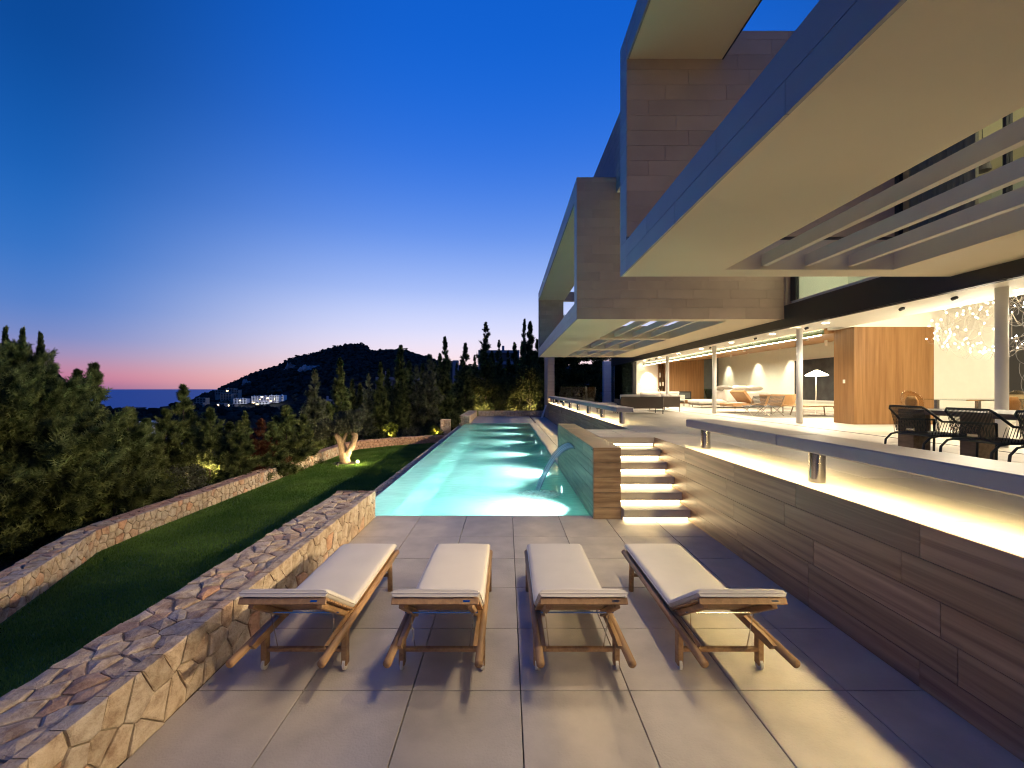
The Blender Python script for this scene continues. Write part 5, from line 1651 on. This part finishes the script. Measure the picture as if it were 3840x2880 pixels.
# ================================================================== VEGETATION
def conifer_mesh(name, nb, spb, prof, h, mat, fl, seed, rise=0.9, inner=0.25, spread=0.12, tipn=26):
    g = np.random.default_rng(seed)
    tb = np.concatenate([g.random(nb) ** 0.9, 0.90 + 0.10 * g.random(tipn)])
    nb = len(tb)
    az = g.random(nb) * 2 * np.pi
    ln = prof(tb) * (0.45 + 0.95 * g.random(nb) ** 1.6) + 0.02
    sl = rise * (0.6 + 0.8 * g.random(nb)) + tb * 0.8
    dr = np.stack([np.cos(az), np.sin(az), sl], 1); dr /= np.linalg.norm(dr, axis=1)[:, None]
    # branch length is measured sideways
    ll = ln / np.maximum(0.25, np.hypot(dr[:, 0], dr[:, 1]))
    ll = np.minimum(ll, 2.2 * ln + 0.1)
    st_ = np.stack([np.zeros(nb), np.zeros(nb), np.maximum(0.0, tb * h - 0.35 * ll * dr[:, 2])], 1)
    i = np.repeat(np.arange(nb), spb); n = len(i)
    f = inner + (1 - inner) * g.random(n) ** 0.7
    c = st_[i] + dr[i] * (ll[i] * f)[:, None]
    c += g.normal(size=(n, 3)) * (spread * (0.35 + ln[i] * (1.15 - f)) * 0.6)[:, None]
    ax = dr[i] + g.normal(size=(n, 3)) * 0.38
    ax /= np.linalg.norm(ax, axis=1)[:, None]
    side = np.cross(ax, g.normal(size=(n, 3))); side /= np.linalg.norm(side, axis=1)[:, None]
    L = 1.22 * (fl[0] + (fl[1] - fl[0]) * g.random(n)) * np.minimum(1.15, 0.20 + 1.5 * (1 - tb[i]))
    V = [np.stack([c - side * (L * 0.05)[:, None], c + side * (L * 0.05)[:, None], c + ax * L[:, None]], 1)]
    for (sg, ff, lq) in ((1, 0.10, 0.46), (-1, 0.22, 0.46), (1, 0.40, 0.38), (-1, 0.52, 0.34), (1, 0.68, 0.24), (-1, 0.76, 0.2)):
        b0 = c + ax * (L * ff)[:, None]; b1 = c + ax * (L * (ff + 0.15))[:, None]
        V.append(np.stack([b0, b1, c + ax * (L * (ff + 0.32))[:, None] + side * (sg * L * lq)[:, None]], 1))
    Vv = np.concatenate(V, 0).reshape(-1, 3)
    return mesh_np(name, Vv, np.arange(len(Vv)).reshape(-1, 3), mat)
cone = lambda t: 0.50 * (1 - t) ** 0.95 * np.minimum(1, 0.6 + t * 3) + 0.01
slim = lambda t: 0.36 * (1 - t) ** 0.75 * np.minimum(1, 0.75 + t * 3) + 0.01
fat = lambda t: 1.45 * (1 - t ** 1.5) * np.minimum(1, 0.8 + t * 2) + 0.06
rag = lambda t: 0.85 * (1 - t) ** 0.8 * np.minimum(1, 0.5 + t * 3) + 0.01
bushy = lambda t: 0.75 * (1 - t) ** 0.85 * np.minimum(1, 0.6 + t * 3) + 0.01
lib = {
    'cyp_a': (conifer_mesh('crown', 130, 46, slim, 4.6, 'cypress_leaf', (0.12, 0.30), 31, spread=0.08), 4.6),
    'cyp_b': (conifer_mesh('crown', 105, 52, cone, 4.6, 'cypress_leaf', (0.12, 0.32), 32, spread=0.08), 4.6),
    'cyp_c': (conifer_mesh('crown', 90, 56, rag, 6.0, 'cypress_leaf', (0.14, 0.38), 33, rise=0.55, inner=0.15, spread=0.08), 6.0),
    'pale_a': (conifer_mesh('crown', 110, 46, cone, 4.0, 'pale_cypress_leaf', (0.11, 0.28), 34, rise=0.7, spread=0.08), 4.0),
    'pale_b': (conifer_mesh('crown', 120, 44, lambda t: slim(t) * 1.35, 4.4, 'pale_cypress_leaf', (0.11, 0.28), 35, spread=0.08), 4.4),
    'big': (conifer_mesh('crown', 420, 90, fat, 3.9, 'cypress_leaf', (0.08, 0.22), 36, rise=0.8, inner=0.5, spread=0.075, tipn=14), 3.9),
    'green': (conifer_mesh('crown', 85, 64, bushy, 3.2, 'cypress_leaf', (0.10, 0.28), 37, rise=0.75, spread=0.08), 3.2),
    'red': (conifer_mesh('crown', 60, 36, lambda t: cone(t) * 1.1, 2.6, 'red_leaf', (0.07, 0.2), 38, spread=0.08), 2.6),
}
def plant_tree(kind, label, px, top, Y, zb, w=1.0, lean=0.0, name='cypress', group='cypresses round the garden'):
    """px, top: photograph column and tip height used to survey the real position at depth Y"""
    x = (px - 1900) * Y / F
    zt = H + (1459 - top) * Y / F
    me, h0 = lib[kind]
    r = thing(name, label, 'tree', (x, Y, zb), group)
    h = zt - zb
    o = MB().tube([(0, 0, -0.1), (lean * 0.3, 0, h * 0.5), (lean, 0, h * 0.95)], 0.05, 7, 0.008).build('trunk', 'dark_bark'); o.parent = r
    s = 1.05 * h / h0
    k = (0.95 if kind == 'big' else 1.22) * w * (0.5 + 0.5 * s)
    link('crown', me, r, (0, 0, 0.02), (0, math.atan2(lean, h), rng.random() * 6.28), (k, k, s))
    return r
L1 = 'dark green cypress in the dense group outside the garden wall'
G1 = 'dense conifers at the near end of the garden wall'
for (px, top, Y, w) in ((60, 1345, 8.4, 0.95), (-160, 1330, 7.8, 1.0), (-40, 1330, 10.3, 1.0), (215, 1520, 9.6, 0.7), (-330, 1340, 8.6, 1.0)):
    plant_tree('big', 'broad dense dark conifer ' + {60: 'leaning over the bend of the garden wall', -160: 'at the near end of the garden wall', -40: 'rising behind the two at the garden wall bend', 215: 'lower than its neighbours, just past the wall bend', -330: 'outermost at the near end of the hedge'}[px], px, top, Y, -1.6, w, name='conifer', group=G1)
for (px, top, Y, w) in ((20, 1282, 8.6, 0.34), (85, 1286, 8.5, 0.32), (152, 1302, 8.6, 0.32)):
    plant_tree('cyp_a', 'thin feathery conifer rising above the dense hedge, %s from the sea' % {20: 'third', 85: 'second', 152: 'first'}[px], px, top, Y, -1.5, w, name='conifer', group='thin conifer tips above the dense group')
plant_tree('cyp_b', 'tall narrow cypress against the sea, rising behind the dense conifers', 352, 1400, 12.2, -2.2, 0.95)
plant_tree('cyp_a', 'shorter cypress beside the tall one against the sea', 292, 1425, 11.6, -2.0, 0.8)
plant_tree('green', 'low bushy cypress where the garden wall straightens', 430, 1600, 9.7, -1.6, 0.8)
plant_tree('green', 'small dark cypress in front of the far roofs', 547, 1597, 11.6, -1.6, 0.85)
plant_tree('cyp_b', 'tall slim cypress standing alone in front of the bay', 688, 1471, 13.2, -1.8, 0.95)
plant_tree('green', 'yellow-lit bushy cypress behind the garden wall', 787, 1552, 13.4, -1.5, 0.8)
plant_tree('green', 'small cypress between the yellow-lit one and the reddish shrub', 862, 1602, 14.0, -1.5, 0.8)
plant_tree('cyp_b', 'thin cypress behind the reddish shrub', 920, 1561, 15.0, -1.6, 0.7)
plant_tree('red', 'reddish dry conifer shrub behind the garden wall', 978, 1590, 14.4, -1.4, 1.0, name='shrub', group=None)
plant_tree('green', 'bright green spreading cypress lit from below behind the garden wall', 1074, 1540, 15.6, -1.4, 1.0)
plant_tree('pale_a', 'pale silvery cypress standing alone in front of the dark hill', 1180, 1408, 20.0, -1.4, 0.95)
plant_tree('cyp_b', 'tall cypress directly behind the olive tree', 1275, 1362, 22.0, -1.3, 0.85)
plant_tree('cyp_a', 'small dark cypress right of the one behind the olive tree', 1320, 1437, 25.0, -1.2, 0.8)
plant_tree('pale_b', 'greyish cypress behind the lit flowering shrub', 1381, 1417, 25.0, -1.2, 0.8)
plant_tree('cyp_b', 'ragged cypress with lit leaves above the flowering shrub', 1427, 1376, 25.2, -1.2, 0.75)
plant_tree('cyp_a', 'tallest cypress of the row on the curved wall', 1503, 1317, 26.2, -1.2, 1.0)
plant_tree('pale_b', 'short greyish cypress right of the tallest in the row', 1562, 1385, 26.6, -1.2, 0.85)
plant_tree('pale_b', 'broad greyish cypress above the ground lamp', 1610, 1349, 27.0, -1.2, 1.05)
plant_tree('cyp_b', 'dark slim cypress beside the one with a bent tip', 1650, 1344, 28.4, -1.2, 0.8)
plant_tree('cyp_a', 'thin tall cypress with a bent tip beside the stone pillar', 1682, 1285, 28.8, -0.8, 0.7, lean=-0.3)
plant_tree('cyp_b', 'pointed cypress behind the stone wall of the deck', 1745, 1303, 33.2, -0.4, 0.9)
plant_tree('cyp_c', 'large ragged cypress behind the far end of the pool', 1822, 1229, 34.5, -0.3, 0.8)
plant_tree('cyp_c', 'smaller ragged cypress right of the large one at the pool end', 1872, 1292, 36.0, -0.3, 0.62)
plant_tree('cyp_a', 'thin cypress with a curved leaning top near the villa corner', 1950, 1216, 36.0, -0.3, 0.55, lean=0.45)
plant_tree('cyp_b', 'tall dark cypress beside the villa corner', 1988, 1226, 35.0, -0.3, 0.9)

FILL = [('cyp_a', 1455, 1400, 27.5, 0.9), ('cyp_b', 1535, 1370, 28.0, 0.9), ('cyp_a', 1585, 1380, 28.6, 0.9), ('cyp_b', 1630, 1372, 29.5, 0.9), ('cyp_c', 1712, 1372, 35.0, 0.5), ('cyp_c', 1780, 1345, 36.0, 0.55),
        ('cyp_b', 1845, 1330, 37.0, 0.9), ('cyp_c', 1905, 1330, 37.5, 0.6), ('cyp_b', 1930, 1300, 38.0, 0.9), ('cyp_a', 2015, 1290, 37.0, 1.0), ('green', 1500, 1480, 25.6, 0.8), ('cyp_a', 1350, 1450, 26.0, 0.9), ('green', 1230, 1520, 21.0, 0.75)]
FL = ['dark cypress filling the gap left of the tallest cypress on the curved wall', 'dark cypress filling the gap right of the tallest cypress on the curved wall', 'dark cypress between two greyish cypresses', 'dark cypress behind the one above the ground lamp', 'ragged cypress left of the pointed cypress', 'ragged cypress between the pointed and the large ragged cypress',
      'slim cypress just right of the large ragged cypress', 'ragged cypress in front of the dark cubic house', 'slim cypress left of the leaning one', 'slim cypress half hidden by the villa corner', 'low bushy cypress behind the curved wall', 'slim dark cypress behind the greyish one', 'low bushy cypress between the silvery cypress and the olive']
for (kd, px, tp, Y, w), lb_ in zip(FILL, FL):
    plant_tree(kd, lb_, px, tp, Y, -1.2 if Y < 30 else -0.3, w)
G2 = [(480, 1560, 10.6, 'low bushy cypress right of the low one where the wall straightens'), (620, 1560, 12.6, 'bushy cypress left of the tall slim one'), (745, 1590, 14.6, 'dark bushy cypress right of the tall slim one'), (900, 1600, 13.6, 'bushy dark cypress left of the reddish shrub'), (1020, 1600, 14.6, 'bushy dark cypress right of the reddish shrub'), (1135, 1570, 17.0, 'dark cypress right of the bright green one')]
for (px, tp, Y, lb_) in G2:
    plant_tree('green', lb_, px, tp, Y, -1.6, 0.85)
def leaf_mesh(name, n, blobs, mat, ls, seed):
    """broad leaves spread through a set of blobs (x,y,z,r)"""
    g = np.random.default_rng(seed)
    B = np.array(blobs, float)
    w = B[:, 3] ** 2; w /= w.sum()
    i = g.choice(len(B), n, p=w)
    d = g.normal(size=(n, 3)); d /= np.linalg.norm(d, axis=1)[:, None]
    rr = B[i, 3] * (0.45 + 0.6 * g.random(n) ** 0.6)
    c = B[i, :3] + d * rr[:, None] * np.array([1, 1, 0.85])
    a1 = g.normal(size=(n, 3)) + d * 0.5; a1 /= np.linalg.norm(a1, axis=1)[:, None]
    a2 = np.cross(a1, g.normal(size=(n, 3))); a2 /= np.linalg.norm(a2, axis=1)[:, None]
    L = ls * (0.6 + 0.8 * g.random(n))
    p0 = c - a1 * (L / 2)[:, None]; p2 = c + a1 * (L / 2)[:, None]
    p1 = c + a2 * (L * 0.22)[:, None]; p3 = c - a2 * (L * 0.22)[:, None]
    v_ = np.stack([p0, p1, p2, p0, p2, p3], 1).reshape(-1, 3)
    return mesh_np(name, v_, np.arange(len(v_)).reshape(-1, 3), mat)
def bush(name, label, cx, cy, zb, blobs, n, mat, ls, seed, stems=5, cat='shrub', group=None):
    r = thing(name, label, cat, (cx, cy, zb), group)
    link('crown' if cat == 'tree' else 'foliage', leaf_mesh('foliage', n, blobs, mat, ls, seed), r)
    rg = random.Random(seed); sm = MB()
    for k in range(stems):
        b = blobs[rg.randrange(len(blobs))]
        sm.tube([(0.1 * (rg.random() - 0.5), 0.1 * (rg.random() - 0.5), -0.05), (b[0] * 0.5, b[1] * 0.5, b[2] * 0.5), (b[0], b[1], b[2])], 0.028, 6, 0.006)
    sm.build('trunk' if cat == 'tree' else 'stems', 'dark_bark').parent = r
    return r
rgb = random.Random(77)
def rblobs(w, d, h, n, r0, r1):
    return [((rgb.random() - 0.5) * w, (rgb.random() - 0.5) * d, 0.25 + (h - 0.3) * rgb.random(), r0 + (r1 - r0) * rgb.random()) for _ in range(n)]
HB = [(-3.7, 34.2, 3.0), (-2.3, 34.8, 3.4), (-0.8, 34.4, 3.6), (0.7, 34.6, 3.9), (2.0, 34.3, 4.3), (2.9, 35.2, 3.8), (3.9, 36.2, 7.5), (5.3, 37.0, 8.2), (6.9, 36.6, 8.4), (8.6, 38, 8.8), (5.0, 40.5, 9.5), (6.4, 39.5, 9.8)]
HL = ['dense leafy shrub behind the stone wall at the far left of the deck', 'dense leafy shrub left of the large ragged cypress', 'dense leafy shrub under the large ragged cypress', 'dense leafy shrub in the middle of the hedge beyond the deck',
      'tall leafy shrub with yellow-lit leaves beyond the deck', 'leafy shrub hugging the far stone pier', 'dark tree seen between pier and glass, left', 'bare-twigged dark tree behind the glass balustrade', 'dark tree behind the corner glass', 'dark tree behind the pale pier', 'tallest dark tree beyond the glass balustrade', 'dark tree close beside the tallest one beyond the balustrade']
for k, (x, y, h) in enumerate(HB):
    bush('hedge_shrub', HL[k], x, y, -0.3, rblobs(1.7 if k < 6 else 2.4, 1.2, h, 16 if k < 6 else 34, 0.4, 0.75), 7500 if k < 6 else 20000, 'broad_leaf', 0.15 if k < 6 else 0.2, 100 + k, cat='shrub' if k < 6 else 'tree')
LS = [(-9.3, 12.2, 0.8), (-9.3, 14.9, 0.7), (-9.3, 17.0, 0.9), (-9.35, 18.6, 0.8), (-9.2, 20.6, 0.7), (-7.2, 24.3, 0.7), (-5.8, 25.1, 0.9), (-4.7, 25.7, 1.0), (-9.5, 10.2, 0.9)]
for k, (x, y, h) in enumerate(LS):
    bush('low_shrub', 'low dark leafy shrub outside the garden wall, ' + ('below the small dark cypress', 'below the yellow-lit cypress', 'right of the bright green cypress', 'below the pale silvery cypress', 'behind the olive trunk', 'left of the flowering shrub', 'between flowering shrub and lit shrub', 'behind the lit shrub', 'at the foot of the dense conifers')[k], x, y, -1.2, rblobs(1.3, 1.1, h, 9, 0.25, 0.45), 3000, 'broad_leaf' if k % 3 else 'olive_leaf', 0.09, 200 + k, group='low shrubs outside the garden wall')
fs_ = bush('flowering_shrub', 'bright yellow-green shrub lit from below behind the curved wall', -6.55, 23.55, -0.95, rblobs(0.55, 0.45, 1.15, 9, 0.12, 0.24), 650, 'bright_leaf', 0.13, 300)
ls_ = bush('lit_shrub', 'small shrub glowing over a ground lamp by the curved wall', -4.05, 24.75, -0.9, rblobs(0.8, 0.5, 0.9, 9, 0.15, 0.3), 1100, 'bright_leaf', 0.09, 301)
bush('dark_shrub', 'dark upright shrub between the stone pillar and the pool', -3.05, 25.0, -0.9, rblobs(0.35, 0.35, 1.5, 9, 0.15, 0.25), 1800, 'broad_leaf', 0.08, 302)

# olive tree on the lawn
TX, TY = -6.72, 17.45
ol = thing('olive_tree', 'old gnarled olive tree with forked trunk on the lawn', 'tree', (TX, TY, LZ))
rgo = random.Random(4)
def gnarl(pts, rad, n=12):
    out = []; rr = []
    m_ = 5
    for a, b, ra, rb in zip(pts[:-1], pts[1:], rad[:-1], rad[1:]):
        for k in range(m_):
            t = k / m_
            p = Vector(a).lerp(Vector(b), t)
            out.append(p); rr.append((ra + (rb - ra) * t) * (1 + 0.16 * (rgo.random() - 0.5)))
    out.append(Vector(pts[-1])); rr.append(rad[-1])
    mb = MB(); mb.tube(out, rr, n)
    vv = []
    for p in mb.v:
        q = Vector(p)
        vv.append(tuple(q + 0.03 * Vector((noise.noise(q * 7), noise.noise(q * 7 + Vector((9, 0, 0))), noise.noise(q * 3)))))
    mb.v = vv
    return mb
tk = gnarl([(0, 0, -0.05), (-0.03, 0, 0.25), (-0.10, 0.02, 0.55), (-0.25, 0.04, 0.95), (-0.42, 0.0, 1.25)], [0.26, 0.20, 0.17, 0.13, 0.08])
t2 = gnarl([(0.04, 0, 0.3), (0.20, -0.05, 0.55), (0.36, -0.02, 0.85), (0.40, 0.05, 1.15), (0.24, 0.05, 1.32)], [0.13, 0.12, 0.13, 0.11, 0.07])
t3 = gnarl([(-0.18, 0.03, 0.80), (-0.05, 0.1, 1.05), (0.02, 0.1, 1.3)], [0.10, 0.09, 0.06])
tk.add(t2.v, t2.f); tk.add(t3.v, t3.f)
o = tk.build('trunk', 'bark', smooth=True); o.parent = ol
ob = [(-1.0, 0, 1.32, .34), (-0.55, 0.2, 1.45, .38), (-0.15, -0.1, 1.55, .36), (0.2, 0.1, 1.5, .36), (-0.75, -0.2, 1.65, .3), (-0.2, 0.1, 1.9, .32), (0.25, 0.0, 2.0, .30), (0.55, 0.1, 2.05, .26), (0.5, -0.1, 1.55, .28), (-1.35, 0.1, 1.25, .24), (0.0, 0, 1.78, .3)]
link('crown', leaf_mesh('crown', 9000, ob, 'olive_leaf', 0.075, 55), ol)
dirt = MB()
for k in range(20):
    a = 2 * math.pi * k / 20; rr = 0.55 + 0.12 * rgo.random()
    dirt.v.append((TX + rr * math.cos(a), TY + rr * math.sin(a) * 0.8, LZ + 0.012))
dirt.v.append((TX, TY, LZ + 0.07))
dirt.f = [(k, (k + 1) % 20, 20) for k in range(20)]
struct(dirt.build('tree_pit', 'soil'))

# ---- garden lamps
def spot(label, x, y, z, e, to, grp='garden ground lamps', size=R(110), col_=WARM, lens=True):
    r = thing('garden_lamp', label, 'lamp', (x, y, z), grp)
    d = (Vector(to) - Vector((x, y, z + 0.12))).normalized()
    c = Vector((x, y, z + 0.12))
    MB().tube([(x, y, z - 0.08), (x, y, z + 0.09)], 0.012, 6).build('stake', 'anthracite', r)
    MB().tube([c - d * 0.06, c + d * 0.045], 0.045, 12, 0.05, cap=False).build('housing', 'anthracite', r)
    MB().tube([c + d * 0.028, c + d * 0.03], 0.042, 12).build('lens', 'spot_lens', r)
    lamp('beam', 'SPOT', c + d * 0.06, e, col_, r, spot_size=size, spot_blend=0.7, shadow_soft_size=0.04, rot=aim(d))
    return r
g_ = spot('bright ground lamp lighting the olive trunk', TX + 0.62, TY - 0.28, LZ, 60, (TX + 0.05, TY, LZ + 0.55))
# its bare glowing bulb faces the terrace as well
MB().ico((TX + 0.62, TY - 0.30, LZ + 0.13), 0.05).build('bulb', 'spot_lens', g_)
lamp('bulb_glow', 'POINT', (TX + 0.66, TY - 0.42, LZ + 0.22), 26, WARM, g_, shadow_soft_size=0.05)
spot('small ground lamp in front of the olive trunk', TX - 0.02, TY - 0.75, LZ, 26, (TX - 0.2, TY, LZ + 1.3))
spot('ground lamp under the bright flowering shrub', -6.5, 23.30, -0.72, 110, (-6.6, 23.6, 0.6))
spot('ground lamp glowing at the foot of the lit shrub', -4.1, 24.40, -0.66, 110, (-4.05, 24.9, 0.6))
spot('ground lamp below the yellow-lit cypress', -9.25, 13.0, -0.98, 130, (-9.6, 13.5, 1.5), size=R(90))
spot('ground lamp below the tall slim cypress', -9.4, 12.2, -0.98, 55, (-10.1, 13.1, 1.8), size=R(80))
spot('ground lamp below the bright green cypress', -8.45, 14.9, -0.9, 120, (-8.2, 15.7, 1.5), size=R(90))
spot('ground lamp below the pale silvery cypress', -9.0, 19.0, -0.9, 160, (-9.2, 20.1, 2.4), size=R(60), col_=(1.0, 0.88, 0.62))
spot('ground lamp below the cypress behind the olive tree', -8.6, 21.4, -0.9, 110, (-8.75, 22.2, 2.5), size=R(60), col_=(1.0, 0.86, 0.55))
spot('ground lamp at the left end of the deck hedge', -3.3, 33.3, 0.0, 200, (-3.6, 34.2, 1.2))
spot('ground lamp beside the deck wall under the hedge', -1.9, 33.1, 0.0, 200, (-1.9, 34.4, 0.8))
spot('ground lamp in the middle of the deck hedge', 0.5, 33.2, 0.0, 160, (0.6, 34.3, 0.7))
spot('ground lamp under the tall lit shrub near the pier', 1.75, 33.4, 0.0, 360, (2.0, 34.6, 2.2))
# low stone edging behind the deck
eg = thing('deck_edging', 'low rough stone edging between deck and hedge', 'edging', (0, 32.7, 0))
for k, p in enumerate(voronoi(5.1, 0.42, 0.28, gap=0.02)):
    stone(MB(), p, lambda u, vv, w: (-2.2 + u, 32.62 - w, vv), 0.06).build('stone', 'rubble', eg)
MB().box(-2.2, 2.9, 32.62, 32.9, -0.3, 0.40).build('core', 'mortar', eg)

# lamp added by the pool kerb to brighten the lawn
spot('added ground lamp by the pool kerb brightening the grass', -3.15, 16.0, LZ, 26, (-5.2, 16.6, LZ - 0.2), size=R(120), col_=(1.0, 0.82, 0.4))

# ================================================================== FAR BUILDINGS
def block(name, label, px0, px1, yt, yb, Y, cols, rows, mat='white_render', depth=10, lit=0, group=None, flat=True):
    """apartment block: wall shell with recessed window bays and balcony slabs"""
    k = Y / F
    x0, x1 = (px0 - 1900) * k, (px1 - 1900) * k
    z1, z0 = H + (1459 - yt) * k, H + (1459 - yb) * k
    r = thing(name, label, 'building', ((x0 + x1) / 2, Y, z0), group)
    MB().box(x0, x1, Y + 0.8, Y + depth, z0 - 8, z1).build('wall', mat, r)
    w = (x1 - x0) / cols; h = (z1 - z0) / rows
    for j in range(rows):
        MB().box(x0, x1, Y, Y + 0.79, z0 + h * (j + 1) - h * 0.22, z0 + h * (j + 1)).build('balcony_slab', mat, r)
        for i in range(cols):
            MB().box(x0 + w * (i + 0.22), x0 + w * (i + 0.78), Y + 0.7, Y + 0.795, z0 + h * (j + 0.1), z0 + h * (j + 0.72)).build('window', 'far_lamp' if (i * 7 + j * 3) % 11 < lit else 'far_window', r)
    for i in range(0, cols + 1):
        MB().box(x0 + w * i - w * 0.07, x0 + w * i + w * 0.07, Y - 0.05, Y + 0.78, z0 - 2, z1 + 0.02).build('party_wall', mat, r)
    for i in range(max(1, cols // 2)):
        MB().box(x0 + w * (2 * i + 0.3), x0 + w * (2 * i + 0.55), Y + 3, Y + 4, z1, z1 + 1.2).build('chimney', mat, r)
    return r
GA = None
block('apartment_block', 'small white apartment block at the foot of the hill, nearest the sea', 876, 923, 1495, 1518, 600, 4, 4, lit=0)
block('apartment_block', 'long white apartment block left half at the foot of the hill', 944, 1008, 1485, 1512, 604, 6, 5, lit=1)
block('apartment_block', 'lower white terrace block in front of the long apartments', 958, 1004, 1506, 1520, 590, 4, 2, lit=2)
block('apartment_block', 'white apartment block right half with stepped roof', 1010, 1046, 1483, 1508, 600, 4, 4, lit=1)
block('apartment_block', 'plain white end house of the apartment row', 1046, 1062, 1482, 1498, 606, 1, 2, lit=0)
GH = 'houses on the seaward spur of the hill'
HS = [(846, 878, 1456, 1468, 640, 3, 2, 3, 'house with lit windows topmost on the seaward spur'), (868, 894, 1462, 1474, 636, 3, 2, 0, 'pale house just right of the topmost lit house'), (826, 866, 1476, 1500, 615, 4, 4, 0, 'tall pale terraced house in the middle of the spur'),
      (806, 836, 1464, 1480, 640, 3, 2, 0, 'dim house left of the topmost lit house'), (852, 892, 1478, 1492, 625, 4, 2, 2, 'house with two lit windows below the topmost house'), (735, 770, 1492, 1512, 560, 3, 2, 0, 'dim stone-coloured house at the seaward end of the spur'),
      (724, 760, 1510, 1524, 545, 3, 2, 0, 'low house at the water end of the spur'), (812, 840, 1512, 1528, 540, 3, 1, 3, 'low house with street lamps below the spur'), (850, 880, 1515, 1524, 570, 3, 1, 3, 'low building with lamps left of the small white block')]
for (a, b, t_, bb, Y, c_, r_, lt_, lb_) in HS:
    block('hill_house', lb_, a, b, t_, bb, Y, c_, r_, 'tan_house', 8, lt_, GH)
block('valley_house', 'white house on the valley floor beside the bay', 483, 517, 1528, 1548, 420, 3, 2, 'grey_house')
block('valley_house', 'small grey house below the white one by the bay', 478, 500, 1552, 1562, 330, 2, 1, 'grey_house')
block('valley_house', 'low pale roof in the valley woods', 522, 558, 1580, 1592, 220, 3, 1, 'white_render', 6)
block('villa_below', 'pale house seen through the cypresses below the garden', 565, 655, 1650, 1712, 60, 4, 2, 'grey_house', 9)
block('villa_below', 'blue-grey house between the silvery and the tall cypress', 1203, 1250, 1500, 1540, 130, 3, 2, 'grey_house', 12)
block('neighbour_house', 'white flat-roofed neighbour house behind the cypress row', 1412, 1640, 1414, 1500, 75, 5, 2, 'grey_house', 12)
block('neighbour_house', 'dark cubic neighbour house behind the ragged cypresses', 1796, 1945, 1313, 1400, 85, 4, 2, 'grey_house', 12)
tag(MB().box((1697 - 1900) * 80 / F, (1718 - 1900) * 80 / F, 80, 81.2, -3, H + (1459 - 1351) * 80 / F).build('chimney_stack', 'grey_house'), 'dark chimney stack between the bent and the pointed cypress', 'chimney')

for k, (px, Y, zz) in enumerate(((900, 586, -14), (975, 578, -12), (1030, 586, -12))):
    r = thing('street_lamp', 'lit lamp post in front of the ' + ('small white apartment block', 'long white apartment block', 'stepped white apartment block')[k], 'lamp post', ((px - 1900) * Y / F, Y, -21), 'lamp posts by the flats')
    x = (px - 1900) * Y / F
    MB().tube([(x, Y, -22), (x, Y, zz)], 0.12, 6).build('post', 'anthracite', r)
    MB().ico((x, Y, zz), 0.45).build('lantern', 'far_lamp', r)
    lamp('glow', 'POINT', (x, Y, zz - 0.7), 4000, (0.95, 0.95, 1.0), r, shadow_soft_size=0.4)
